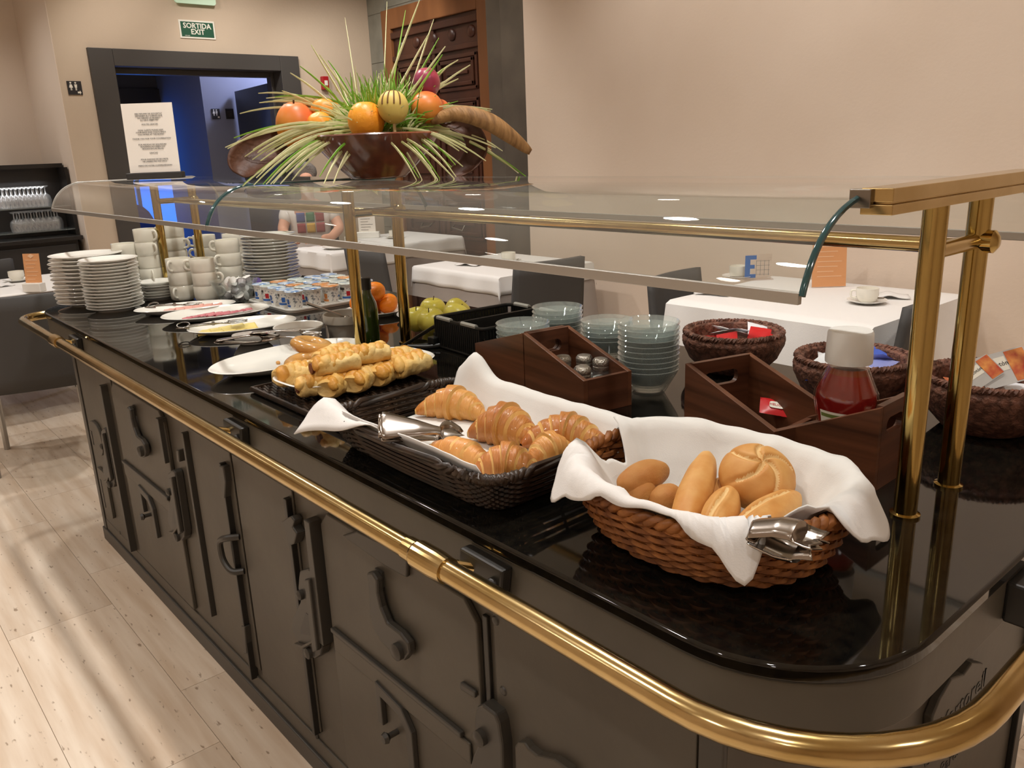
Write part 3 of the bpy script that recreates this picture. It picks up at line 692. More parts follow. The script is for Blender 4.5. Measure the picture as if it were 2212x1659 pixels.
# ================================================================== SNEEZE GUARD
GZ = 1.352                                   # glass upper face
gd = thing('sneeze_guard', 'curved glass sneeze guard on three pairs of brass posts above the buffet', 'glass guard', (-2.04, 1.248, ZT))
goff = -Vector(gd.location)
def gobj(g, name, mat, parent=None, **k):
    o = g.obj(name, mat, parent or gd, **k)
    if parent is None: o.location = goff
    return o
PXS = (-.478, -2.042, -3.625); PYS = (1.171, 1.326)
for x in PXS:
    for y in PYS:
        gobj(B().lathe([(0, ZT), (.0215, ZT), (.0215, ZT+.004), (.0166, ZT+.006), (.0166, 1.331), (0, 1.331)], 24, TR(x, y, 0)), 'post', 'brass_post')
    gobj(B().tube([(x, PYS[0], 1.267), (x, PYS[1]+.012, 1.267)], .0115, 14), 'cross_tube', 'brass')
    gobj(B().lathe([(.0, -.012), (.017, -.010), (.017, .006), (.009, .012), (0, .013)], 16, frame((0, 1, 0), (0, 0, 1), (1, 0, 0), (x+.018, PYS[1], 1.267))), 'end_cap', 'brass_post')
gobj(B().tube([(PXS[2], 1.248, 1.267), (PXS[0], 1.248, 1.267)], .0115, 14), 'stay_rail', 'brass')
# top bars (channel in two halves with a slit)
for i, x in enumerate(PXS):
    if i == 0:
        b = gobj(B().b2((x-.018, .994, 1.3465), (x+.022, 1.503, 1.363)).b2((x-.018, .994, 1.331), (x+.022, 1.503, 1.3435)).b2((x-.012, 1.0, 1.3430), (x+.016, 1.497, 1.3470)), 'top_bar', 'brass', bevel=.001, smooth=0)
        b['label'] = 'square brass end bar with a slit'
        gobj(B().b2((x-.030, .988, 1.339), (x-.003, .997, 1.362)), 'clamp', 'steel_dark', bevel=.001, smooth=0)
    else:
        gobj(B().b2((x-.02, 1.10, 1.331), (x+.02, 1.40, 1.3425)), 'top_bar', 'brass', bevel=.001, smooth=0)
# glass panels: curved front, flat top, curved back
def gsec(th):
    pts = []
    z0 = 1.246; n = 12
    P0 = [(.874, z0), (.886, z0+.035), (.910, GZ-.018), (.994, GZ)]
    q = [Vector((a, b)) for a, b in P0]
    fr_ = bez(q[0], q[1], q[2], q[3], n)
    fr_ = [(p.x, p.y) for p in fr_]
    back = [(2*1.248-a, b) for a, b in fr_][::-1]
    return fr_+back
SEC = gsec(0)
GX = (-.498, -2.314, -4.075)
for i in range(2):
    xa, xb = GX[i+1]+(.004 if i == 0 else 0), GX[i]-(.004 if i == 1 else 0)
    g = B().grid(lambda u, v: (xa+(xb-xa)*u, SEC[int(round(v*(len(SEC)-1)))][0], SEC[int(round(v*(len(SEC)-1)))][1]), 2, len(SEC))
    o = gobj(g, 'glass_panel', 'guard_glass', smooth=60)
    for xe, pos in ((xb, 'r'), (xa, 'l')):
        if i == 1 and pos == 'l':
            nm = 'alu'
        else: nm = 'glass_edge'
        e = gobj(B().tube([(xe, a, b) for a, b in SEC], .0042, 6), 'glass_edge', nm if nm == 'glass_edge' else 'glass_edge_pale' if 'glass_edge_pale' in MATS else 'alu', smooth=60)
for s in (0, 1):
    y = SEC[0][0] if s == 0 else SEC[-1][0]
    for i in range(2):
        xa, xb = GX[i+1], GX[i]
        gobj(B().b2((xa+.002, y-.004, 1.236), (xb-.002, y+.004, 1.2505)), 'edge_trim', 'alu', bevel=.001, smooth=0)
# ================================================================== BASKETS AND BREAD
Vz = lambda p, dz=0: Vector((p[0], p[1], ZT+dz))
def wicker_basket(name, label, c, base, rim, h, n_rows, n_stakes, mat, ex=2.3, r=.0042, rimr=.0075, lift=0., flare=.6):
    """woven sides: every weaver ring its own strand going in and out of the stakes"""
    t = thing(name, label, 'basket', (c[0], c[1], ZT))
    def ell(a, A, Bv):
        ca, sa = math.cos(a), math.sin(a)
        return A*math.copysign(abs(ca)**(2/ex), ca), Bv*math.copysign(abs(sa)**(2/ex), sa)
    def sec(f): k = f**flare; return base[0]+(rim[0]-base[0])*k, base[1]+(rim[1]-base[1])*k
    N = n_stakes*4
    for j in range(n_rows):
        f = (j+.5)/n_rows; A, Bv = sec(f); pts = []
        for i in range(N):
            a = 2*pi*i/N; x, y = ell(a, A, Bv); q = 1+.0042/max(A, Bv)*1.3*math.cos(n_stakes/2*a*1.0+(pi if j % 2 else 0))*1.0
            s = .0042*math.cos(n_stakes*a/2+(pi if j % 2 else 0)); L_ = math.hypot(x, y)
            z = .006+(h-.006)*f+lift*math.cos(a)**2*f
            pts.append((x*(1+s/L_), y*(1+s/L_), z))
        B().tube(pts, r if not isinstance(r, tuple) else r[j % 2], 5, closed=True).obj('wicker_strand', mat, t, 60)
    g = B()
    for i in range(n_stakes):
        a = 2*pi*(i+.0)/n_stakes; pts = []
        for k in range(7):
            f = k/6; A, Bv = sec(f); x, y = ell(a, A, Bv); pts.append((x, y, .004+(h-.002)*f+lift*math.cos(a)**2*f))
        g.tube(pts, .0034, 5)
    g.obj('stakes', mat, t, 60, kind='stuff')
    # twisted rim: two strands
    for ph in (0, pi):
        pts = []; M_ = 240; A, Bv = rim; tw = int(n_stakes*.9)
        for i in range(M_):
            a = 2*pi*i/M_; x, y = ell(a, A, Bv); L_ = math.hypot(x, y); s = .0048*math.cos(tw*a+ph); z = h+.004+.0048*math.sin(tw*a+ph)+lift*math.cos(a)**2
            pts.append((x*(1+s/L_), y*(1+s/L_), z))
        B().tube(pts, rimr*.75, 6, closed=True).obj('rim_strand', mat, t, 60)
    A, Bv = base; pts = [ell(2*pi*i/48, A, Bv) for i in range(48)]
    B().prism(pts, .001, .008).obj('base', mat, t, 0)
    t['ell'] = 1
    return t, ell
# --- brown oval bread basket
BC = Vector((-.640, .902)); BRX, BRY, BH = .198, .160, .088
bb, bell = wicker_basket('bread_basket', 'oval brown wicker basket holding bread rolls on a white napkin', BC, (.150, .112), (BRX, BRY), BH, 12, 44, 'wicker_brown', 2.25, .0050, .0085, .012)
def brad(x, y): return (abs(x/BRX)**2.25+abs(y/BRY)**2.25)**(1/2.25)
def cloth_drape(name, label, corners, zfun, nu=44, nv=44, extra=None, loc=(0, 0, 0), thick=.0022):
    c = [Vector((p[0], p[1])) for p in corners]
    def fn(u, v):
        p = c[0]*(1-u)*(1-v)+c[1]*u*(1-v)+c[2]*u*v+c[3]*(1-u)*v
        bulge = .012*math.sin(pi*u)*math.sin(pi*v)
        x, y = p.x, p.y
        return (x, y, zfun(x, y, u, v))
    g = B().grid(fn, nu, nv)
    if extra: extra(g)
    o = g.obj(name, 'napkin', None, 180, solid=thick)
    tag(o, label, 'napkin'); return o
NAP = [(0, 1.22), (14, 1.30), (28, 1.24), (45, 1.10), (90, 1.08), (130, 1.08), (158, 1.10), (172, 1.02), (183, .80), (196, .86), (210, 1.10), (222, 1.30), (234, 1.16), (255, 1.04), (290, 1.02), (306, 1.09), (317, 1.32), (327, 1.0), (336, .86), (348, .98), (360, 1.22)]
def dmax(a):
    a = math.degrees(a) % 360
    for (a0, d0), (a1, d1) in zip(NAP, NAP[1:]):
        if a0 <= a <= a1:
            f = (a-a0)/(a1-a0); f = f*f*(3-2*f); return d0+(d1-d0)*f
def bread_nap(u, v):
    a = 2*pi*u; d = v*dmax(a); ca, sa = math.cos(a), math.sin(a); k = 1/brad(ca, sa)
    lift = .012*ca*ca; rimz = BH+.028
    if d < 1:
        r = k*d-.010*min(1, max(0, (d-.6)/.2))*(1 if d < .97 else (1-d)/.03); w_ = max(0, (d-.45)/.55); z = .016+(rimz+lift-.016)*(w_**1.6)
    else:
        ov = (d-1)*.2; r = k*d+.014*min(1, ov/.010)-k*(d-1)*.55; z = rimz+lift-.012*max(0, min(1, ov/.012))**2-ov*.9
    x, y = BC.x+r*ca, BC.y+r*sa
    n1 = fbm(x*11+3, y*11, .3)*.007+fbm(x*30, y*30, 1.7)*.002
    fold = (.007*math.sin(a*9+3*fbm(x*5, y*5, 5))+.005*math.sin(a*17+1))*min(1, max(0, d-.4)*1.5)*(1 if d < .96 else .25)
    if 170 < math.degrees(a) < 215 or 330 < math.degrees(a) < 346: z += .006*v
    return (x, y, ZT+max(.012, z+n1*min(1, .3+d)*(1 if d < .95 else .4)+fold))
bn = B().grid(bread_nap, 150, 40, cu=True).obj('bread_napkin', 'napkin', None, 180, solid=.0022)
tag(bn, 'white cotton napkin lining the brown bread basket', 'napkin')
# --- black rectangular croissant basket
CX0, CX1, CY0, CY1, CH = -1.408, -.890, .705, 1.030, .064
CC = Vector(((CX0+CX1)/2, (CY0+CY1)/2)); CA, CB = (CX1-CX0)/2, (CY1-CY0)/2
cb, cell = wicker_basket('croissant_basket', 'black rectangular wicker basket holding croissants on a white napkin', CC, (CA-.03, CB-.03), (CA, CB), CH, 11, 56, 'wicker_black', 9, .0036, .0080, 0, .8)
def cro_z(x, y, u, v):
    ex = min(x-CX0, CX1-x); ey = min(y-CY0, CY1-y); e = min(ex, ey); rimz = CH+.024
    if e > 0: z = .028+(rimz-.028)*max(0, 1-(e-.008)/.045)**1.5 if e > .008 else rimz
    else: z = rimz+min(0, e+.014)*1.1
    n = fbm(x*13, y*13, 9)*.004+fbm(x*30, y*30, 2)*.0015
    tip = .05*math.exp(-(((x+1.338)/.040)**2+((y-1.045)/.035)**2))
    return ZT+max(.011, z+n+tip)
def flap(g):
    a = [P(840, 975, ZT+.05), P(820, 905, ZT+.05)]
    path = [(-1.19, .735), (-1.27, .718), (-1.34, .703), (-1.425, .680)]
    def fn(u, v):
        i = min(int(u*3), 2); f = u*3-i
        x = path[i][0]*(1-f)+path[i+1][0]*f; y = path[i][1]*(1-f)+path[i+1][1]*f
        x += .004; y2 = y+(v-.35)*(.055+.03*u)
        e = min(y2-CY0, x-CX0); z = CH+.017+min(0, e)*1.0-.03*max(0, min(1, e/.05)) if e > 0 else CH+.017+e*.9
        return (x, y2, ZT+z+.004*math.sin(u*9)+.012*math.exp(-((v-.7)/.25)**2)*u+.002)
    g.grid(fn, 20, 8)
cn2 = cloth_drape('croissant_napkin', 'white cotton napkin lining the black croissant basket', [(-1.335, .712), (-.93, .712), (-.905, 1.062), (-1.385, 1.066)], cro_z, 54, 46, flap)
# --- croissants
def croissant(name, label, pos, rz, L=.15, R=.034, bend=.6, mat='croissant', seed=0, tilt=0., group='croissants in the black basket', segs=7):
    rr = random.Random(seed); g = B(); N, n = 84, 26
    def fn(u, v):
        t = u*2-1; prof = max(0., 1-abs(t)**1.45)**.82
        k = (u*segs) % 1.0; seg = int(u*segs); mid = abs(t)
        step = 1+.20*((1-k) if t < 0 else k)*(1-mid*.3)-.10
        rad = R*(.10+.90*prof)*step*(1+.04*fbm(u*9, seed*3.1))
        a = v*2*pi; ang = t*bend
        px_ = math.sin(ang)*L/2/max(math.sin(bend), .2) if bend > .05 else t*L/2
        py_ = (math.cos(ang)-1)*L/2/max(math.sin(bend), .2) if bend > .05 else 0
        d = Vector((math.cos(ang), -math.sin(ang), 0)); nrm = Vector((d.y*-1, d.x, 0))
        cy_, cz_ = math.cos(a)*rad*1.1, math.sin(a)*rad
        sk = .35*cy_*(-1 if t < 0 else 1)*.3
        z = cz_+R*.80*(.35+.65*prof)
        if z < 0: z *= .15
        return Vector((px_, py_, 0))+nrm*cy_+d*sk+Vector((0, 0, max(z, 0)+.001*fbm(u*20, v*12, seed)))
    g.grid(fn, N, n, cv=True)
    for i in range(N-1):
        u = (i+.5)/(N-1); k = (u*segs) % 1.0; kk = k if u < .5 else 1-k
        for j in range(n): g.mi[i*n+j] = 1 if (kk > .86+.1*fbm(i*.7, j*.5, seed) or (kk < .05)) else 0
    o = g.obj(name, [mat, 'croissant_pale'], None, 60); o.location = pos; o.rotation_euler = (tilt, 0, rz); tag(o, label, 'croissant', group); return o
z0 = .029
def cro(label, a, b, R, bend, mat, seed, dz=0., tilt=0., sgn=1, segs=7):
    c, rz, L = ends(a, b, z0+dz+R*.6); c.z = ZT+z0+dz
    return croissant('croissant', label, c, rz+(0 if sgn > 0 else pi), L*1.03, R, bend, mat, seed, tilt, segs=segs)
cro('pale golden croissant by the standing napkin corner', (908, 872), (1052, 884), .036, .55, 'croissant', 1)
cro('dark glossy croissant lying in the middle of the back row', (1020, 918), (1160, 935), .042, .5, 'croissant_dark', 2)
cro('dark croissant with flaky curled end against the right rim', (1136, 938), (1312, 948), .037, .7, 'croissant_dark', 3, .004, segs=9)
cro('long slim croissant along the front rim of black basket', (915, 965), (1072, 1000), .027, .25, 'croissant', 4, segs=6)
cro('ridged brown croissant at front beside the slim one', (1022, 1006), (1168, 1008), .034, .45, 'croissant_dark', 5, .006)
cro('small torn croissant end wedged between two darker ones', (1140, 985), (1238, 962), .028, .4, 'croissant', 6, .012, segs=5)
# --- serving tongs with broad rounded bow
def serving_tongs(label, pa, pb, wd=.038, opening=.022, name='serving_tongs', scallop=True, roll=0., group=None, taper=True):
    """pa: bow end, pb: gripping end"""
    pa, pb = Vector(pa), Vector(pb); L = (pb-pa).length; d = (pb-pa).normalized(); side = d.cross(UPV).normalized(); nrm = side.cross(d)
    t = thing(name, label, 'tongs', pa); M = frame(d, side, nrm, (0, 0, 0)) @ RX(roll)
    def arm(sg):
        def fn(u, v):
            w_ = wd/2*(1 if u > .06 else math.sqrt(max(.3, 1-((.06-u)/.06)**2))) if not taper else wd*(1.0 if u < .06 else max(.30, 1-(u-.06)/.62*.72) if u < .72 else .30+(.62 if scallop else .2)*math.sin(pi*min(1, (u-.72)/.27))**.7)/2
            if u < .06 and taper: w_ *= math.sqrt(max(.05, 1-((.06-u)/.06)**2))
            s = (v-.5)*2; x = u*L
            z = sg*(opening*(.25+.9*min(1, u*2.2))*(1-.45*max(0, (u-.7)/.3)))+(-sg*.010*(1-s*s) if u > .72 else sg*(.003 if taper else .012)*(1-s*s))
            if u > .95: x += .006*math.cos(s*7)
            return M @ Vector((x, s*w_, z+.0))
        return fn
    for sg in (1, -1): B().grid(arm(sg), 26, 7).obj('arm', 'steel', t, 60, solid=.0018)
    pts = [M @ Vector((.002+.006*math.cos(a), 0, opening*.30*math.sin(a))) for a in [pi/2+pi*i/8 for i in range(9)]]
    g = B().grid(lambda u, v: M @ Vector((.010-.010*math.sin(pi*u), (v-.5)*wd*.8, opening*.34*math.cos(pi*u))), 9, 5); g.obj('bow', 'steel', t, 60, solid=.0018)
    return t
serving_tongs('broad steel tongs with scalloped tip lying on croissant napkin', T(818, 920, .100), T(995, 943, .060), .060, .008, roll=math.radians(-38))
# --- bread rolls
def roll(name, label, pos, L, W, H, rz, mat='crust', slash=None, tilt=0., seed=0, bend=0., pitch=0.):
    def fn(v):
        k = 1+.05*fbm(v.x*2+seed, v.y*2, v.z*2); x, y, z = v*k
        if z < -.55: z = -.55-(z+.55)*.2*-1*.3
        y += bend*(x*x-.4)
        if slash and z > 0:
            d = abs(y-.10+.15*math.sin(x*3)); 
            if abs(x) < .75: z -= .18*math.exp(-(d/.13)**2)*(1-x*x); z += .06*math.exp(-((d-.28)/.12)**2)*(1-x*x)
        return (x, y, z)
    o = B().ball((0, 0, H/2*.55), (L/2, W/2, H/2), nu=64, nv=40, fn=fn).obj(name, mat, None, 180)
    if slash:
        o.data.materials.append(MATS['crust_pale'])
        for pg in o.data.polygons:
            x, y, z = pg.center.x/(L/2), pg.center.y/(W/2), pg.center.z
            if z > H*.3 and abs(x) < .72+.08*fbm(y*9, seed) and abs(y-.10+.15*math.sin(x*3)) < .13*(1-x*x)+.05*fbm(x*12, y*12, seed): pg.material_index = 1
    o.location = pos; o.rotation_euler = (tilt, pitch, rz); tag(o, label, 'bread', 'rolls in the brown bread basket'); 
    return o
zb = .024
def bz(px, py, dz): return P(px, py, ZT+dz)
def rl(label, a, b, W, dz, mat, seed, slash=None, pitch=0., bend=0.):
    c, rz, L = ends(a, b, dz); c.z -= W*.25
    return roll('bread_roll', label, c, L*1.05, W, W*.95, rz, mat, slash, seed=seed, pitch=pitch, bend=bend)
rl('ridged brown oval roll leaning on the napkin at back', (1342, 1052), (1436, 1012), .050, .075, 'crust_seed', 1)
rl('small round brown roll below the ridged brown roll', (1350, 1072), (1414, 1058), .044, .060, 'crust_seed', 2)
rl('small brown roll tucked beside the long upright roll', (1408, 1086), (1468, 1066), .042, .056, 'crust_seed', 3)
rl('smooth golden long roll lying across the basket', (1462, 1128), (1532, 1012), .048, .070, 'crust', 4, pitch=-.25, bend=.12)
rl('brown roll half hidden behind the smooth long roll', (1528, 1092), (1572, 1045), .042, .056, 'crust_seed', 5)
rl('short golden roll with a split crust beside the long roll', (1528, 1168), (1578, 1074), .050, .064, 'crust', 6, True, pitch=-.15)
rl('golden split roll lying under the steel tongs', (1588, 1166), (1718, 1074), .052, .066, 'crust', 7, True)
def kaiser(pos):
    def fn(v):
        r = math.hypot(v.x, v.y); a = math.atan2(v.y, v.x); x, y, z = v
        if z > -.2:
            m = min(abs(((a+1.1*r-k*2*pi/5+pi) % (2*pi))-pi) for k in range(5))*max(r, .12)
            g_ = math.exp(-(m/.075)**2)*(1-max(0, r-.75)*3 if r > .75 else 1); z -= .20*max(0, g_)*(.4+.6*(1-r)); s = 1-.05*max(0, g_); x *= s; y *= s
        if z < -.5: z = -.5
        return (x, y, z)
    o = B().ball((0, 0, .02), (.054, .054, .041), nu=110, nv=50, fn=fn).obj('kaiser_roll', 'crust', None, 180); o.data.materials.append(MATS['crust_pale'])
    for pg in o.data.polygons:
        x, y, z = pg.center.x/.054, pg.center.y/.054, (pg.center.z-.02)/.041; r = math.hypot(x, y); a = math.atan2(y, x)
        m = min(abs(((a+1.1*r-k*2*pi/5+pi) % (2*pi))-pi) for k in range(5))*max(r, .12)
        if z > 0 and m < .06+.03*fbm(x*9, y*9) and r < .85: pg.material_index = 1
    o.location = pos; o.rotation_euler = (math.radians(24), math.radians(14), .5); return tag(o, 'large round kaiser roll with five cuts propped against the napkin', 'bread', 'rolls in the brown bread basket')
kaiser(bz(1628, 1050, .068))
serving_tongs('steel tongs with smooth curved bow resting on front rim of bread basket', bz(1628, 1150, .112), bz(1765, 1178, .118), .050, .010, scallop=False, taper=False)
# ================================================================== PASTRY PLATES
def oval_dish(name, label, c, hx_, hy_, h, rz, ex=2.4, rimw=.25, mat='white_porc', cat='plate', group=None, foot=.6):
    t = thing(name, label, cat, c, rz, group)
    def ring(k, z):
        return [(hx_*k*math.copysign(abs(math.cos(a))**(2/ex), math.cos(a)), hy_*k*math.copysign(abs(math.sin(a))**(2/ex), math.sin(a)), z) for a in [2*pi*i/64 for i in range(64)]]
    prof = [(foot, 0), (foot+.1, h*.10), (.9, h*.62), (1, h), (.985, h+.002), (.95, h-.001), (.82, h*.42), (foot, h*.24), (foot*.5, h*.22)]
    g = B(); vs = []; [vs.extend(ring(k, z)) for k, z in prof]; n = 64; fs = []
    for j in range(len(prof)-1):
        for i in range(n): fs.append((j*n+i, j*n+(i+1) % n, (j+1)*n+(i+1) % n, (j+1)*n+i))
    m = len(prof); fs += [tuple(range(n))[::-1], tuple(range((m-1)*n, m*n))]
    g.add(vs, fs); g.obj('dish', mat, t, 50)
    return t
# woven black mat under the pastry dish
MX0, MX1, MY0, MY1 = -1.885, -1.43, .768, 1.10
mt = thing('woven_mat', 'flat black woven tray under the oblong pastry dish', 'mat', ((MX0+MX1)/2, (MY0+MY1)/2, ZT)); mo = -Vector(mt.location)+Vector((0, 0, ZT))
ny = 30
for i in range(ny):
    y = MY0+.006+(MY1-MY0-.012)*i/(ny-1)
    pts = [(MX0+(MX1-MX0)*k/44, y, .008+.0026*math.sin(k*pi/2+(pi if i % 2 else 0))) for k in range(45)]
    o = B().tube(pts, .0042, 5).obj('wicker_strand', 'wicker_black', mt, 60); o.location = (mo.x, mo.y, 0)
g = B()
for k in range(0, 45, 2): 
    x = MX0+(MX1-MX0)*k/44; g.tube([(x, MY0, .007), (x, MY1, .007)], .003, 5)
o = g.obj('stakes', 'wicker_black', mt, 60, kind='stuff'); o.location = (mo.x, mo.y, 0)
o = B().tube([(MX0, MY0, .009), (MX1, MY0, .009), (MX1, MY1, .009), (MX0, MY1, .009)], .007, 6, closed=True).obj('rim_strand', 'wicker_black', mt, 60); o.location = (mo.x, mo.y, 0)
oval_dish('pastry_dish', 'oblong white dish piled with puff pastries and glazed rings', (-1.748, .985, ZT+.012), .115, .205, .036, math.radians(3), 3.2)
oval_dish('empty_platter', 'empty oval white platter with crumbs behind the pastry dish', (-2.075, .965, ZT), .125, .23, .026, math.radians(5), 2.1)
B().ball((0, 0, .003), (.008, .006, .005), nu=8, nv=6).obj('crumb', 'crust', None).location = (-2.08, .93, ZT+.007)
tag(bpy.data.objects['crumb'], 'tiny pastry crumb lying on the empty oval platter', 'crumb')
def pastry(label, a_, b_, dz, end=1, tilt=0., roll_=0., seed=0, W=.062, H=.05):
    cen, rz, L = ends(a_, b_, dz)
    rr = random.Random(seed); t = thing('puff_pastry', label, 'pastry', cen, rz, 'puff pastries on the oblong dish'); t.rotation_euler = (roll_, tilt, rz)
    NU, NV = 40, 24
    def fn(u, v):
        tt = u*2-1; a = v*2*pi; pr = max(0, 1-abs(tt)**6)**.3
        cy_, sz = math.cos(a), math.sin(a); fl = .12*fbm(u*5, cy_*1.8+seed, sz*1.8)+.05*fbm(u*20, cy_*6+seed, sz*6)
        y = W/2*math.copysign(abs(cy_)**.75, cy_)*(1+fl); z = H/2*math.copysign(abs(sz)**.8, sz)*(.92+fl)
        return (tt*L/2*(1+.06*fbm(cy_*3, sz*3, seed)), y*(.80+.20*pr), max(-H*.42, z*(.75+.25*pr)))
    g = B().grid(fn, NU, NV, cv=True)
    for e in (0, 1):
        ring = [fn(e, k/NV) for k in range(NV)]; s = -1 if e == 0 else 1
        g.add(ring+[(s*L/2*.86, 0, .0)], [(k, (k+1) % NV, NV) for k in range(NV)])
    g.obj('crust', 'puff', t, 60)
    nb = max(3, int(L/.021))
    for k in range(nb):
        for s in (-1, 1):
            x = L*(-.42+.84*(k+.5*(s > 0))/nb); q = rr.uniform(.85, 1.2)
            M = TR(x, s*W*.20, H*.25) @ RZ(s*.65+rr.uniform(-.15, .15)) @ RX(-s*.55)
            B().ball((0, 0, 0), (L/nb*.60*q, W*.36, H*.27*q), M, nu=12, nv=8, fn=lambda v: v*(1+.16*fbm(v.x*2+k, v.y*2+seed, v.z*2))).obj('braid', 'puff_top' if rr.random() < .6 else 'puff', t, 180)
    if end:
        B().tube([(-end*L/2*.9, 0, .0), (-end*L/2*1.06, 0, .0)], .0125, 14).obj('sausage', 'sausage', t)
    return t
pastry('puff pastry with dark filling showing at the front corner of dish', (642, 838), (712, 826), .045, 1, seed=1, W=.058)
pastry('puff pastry lying crosswise at the left end of dish', (600, 818), (672, 800), .046, 0, seed=2, W=.07)
pastry('braided puff pastry in bottom row next to front one', (705, 842), (760, 808), .042, 0, seed=4, W=.06)
pastry('flaky puff pastry in middle of the bottom row', (762, 832), (808, 800), .042, 0, seed=3, W=.06)
pastry('puff pastry in bottom row near the right end', (812, 818), (858, 786), .042, 0, seed=6, W=.06)
pastry('puff pastry at the right end of the dish', (848, 800), (916, 778), .048, 0, seed=5, W=.07)
pastry('puff pastry stacked on top with round filling end facing out', (674, 796), (772, 778), .084, 1, seed=8, W=.062, H=.045)
pastry('topmost puff pastry with open end lying on the right of pile', (758, 772), (836, 758), .088, 1, seed=9, W=.062, H=.045)
pastry('puff pastry at back of the pile half hidden', (826, 784), (886, 766), .052, 0, seed=7, W=.06)
pastry('puff pastry leaning behind the stacked one next to the rings', (690, 780), (760, 758), .062, 0, seed=12, W=.06)
def donut(label, px, py, dz, R, r, rot):
    o = B().grid(lambda u, v: ((R+r*math.cos(2*pi*v))*math.cos(2*pi*u), (R+r*math.cos(2*pi*v))*math.sin(2*pi*u), r*.85*math.sin(2*pi*v)), 40, 18, cu=True, cv=True).obj('glazed_ring', 'donut', None, 180)
    o.location = P(px, py, ZT+dz); o.rotation_euler = rot; return tag(o, label, 'doughnut', 'glazed rings on the pastry dish')
donut('whole glazed ring doughnut standing highest at back of pile', 674, 747, .082, .036, .020, (math.radians(-12), math.radians(8), 0))
donut('glazed ring doughnut lying flat under the pastries', 665, 782, .060, .040, .020, (math.radians(6), 0, 0))
# ================================================================== PLATES, CUPS
def plate_proto(r, name, label, group, mat='white_porc'):
    prof = [(0, .002), (r*.55, .002), (r*.58, 0), (r*.62, 0), (r*.64, .004), (r*.98, .0165), (r, .018), (r*.995, .0195), (r*.66, .008), (r*.60, .0065), (0, .0065)]
    o = B().lathe(prof, 40).obj(name, mat, None, 50); return tag(o, label, 'plate', group)
def plate_stack(r, n, c, pitch, label, group, name='dinner_plate', jit=.003, seed=0, toplabel=None):
    rr = random.Random(seed); p0 = plate_proto(r, name, label, group); dx = dy = 0
    for i in range(n):
        o = p0 if i == 0 else p0.copy()
        if i: COL.objects.link(o)
        o.location = (c[0]+rr.uniform(-jit, jit), c[1]+rr.uniform(-jit, jit), ZT+i*pitch); o.rotation_euler = (0, 0, rr.uniform(0, 6))
        if i == n-1 and toplabel: o['label'] = toplabel
plate_stack(.106, 16, T(251, 669), .0122, 'white dinner plate in the neat stack beside the cold meat platters', 'dinner plates in the neat stack', seed=1, toplabel='white dinner plate topping the neat stack beside the cold meat platters')
plate_stack(.138, 13, T(202, 655), .0155, 'large white plate in the stack at the counter end', 'large plates at the counter end', seed=2, jit=.004, toplabel='large white plate topping the stack at the counter end')
c = T(345, 646); plate_stack(.080, 6, (c.x, c.y), .0115, 'white saucer in the low stack before the cups', 'saucers in the low stack', 'saucer', .006, 3, 'white saucer topping the low stack before the cups')
c = T(592, 622); plate_stack(.118, 17, (c.x, c.y), .0135, 'white plate in the tall stack behind the yogurts', 'plates in the tall stack', seed=4, jit=.006, toplabel='white plate topping the tall stack behind the yogurts')
# cups
def cup_parts(t, r, h):
    prof = [(0, .004), (r*.62, .004), (r*.66, 0), (r*.74, 0), (r*.86, .004), (r*.96, h*.14), (r*.985, h*.3), (r, h*.6), (r, h-.001), (r*.985, h), (r*.94, h-.001), (r*.93, h*.55), (r*.88, h*.25), (r*.7, .010), (0, .009)]
    B().lathe(prof, 32).obj('bowl', 'cup_porc', t, 50)
    B().tube(smoothpath([(r*.97, 0, h*.84), (r*1.32, 0, h*.86), (r*1.5, 0, h*.62), (r*1.36, 0, h*.36), (r*.96, 0, h*.26)], 5), .0048, 8, sq=(1.25, .8)).obj('handle', 'cup_porc', t, 60)
CR, CHH, CP = .049, .063, .0550
cup0 = None; rr = random.Random(5)
STK = [((286, 641), 4, 'rear stack nearest the plate stacks'), ((335, 637), 5, 'tall stack behind the saucers'), ((391, 624), 5, 'second tall stack behind'), ((398, 648), 3, 'low stack next to the saucers'),
       ((448, 649), 3, 'low stack beside the creamer bowl'), ((455, 616), 4, 'stack around the far brass posts'), ((505, 633), 4, 'stack by the tall plate stack'), ((516, 613), 4, 'rear stack by the tall plates')]
for k, (px, n, lab) in enumerate(STK):
    c = T(*px)
    for i in range(n):
        a = rr.choice([0.6, 2.4, 4.0, 5.5])+rr.uniform(-.5, .5)
        if (px[0] in (335,)): a = [pi*1.25, 0.2, pi*1.2, .6, .7][i]-.4
        loc = (c.x+rr.uniform(-.002, .002), c.y+rr.uniform(-.002, .002), ZT+i*CP)
        label = 'white coffee cup in the '+lab+(', topmost' if i == n-1 else '')
        if cup0 is None:
            cup0 = thing('coffee_cup', label, 'cup', loc, a, 'stacked coffee cups'); cup_parts(cup0, CR, CHH)
        else: dup(cup0, loc, a, label)
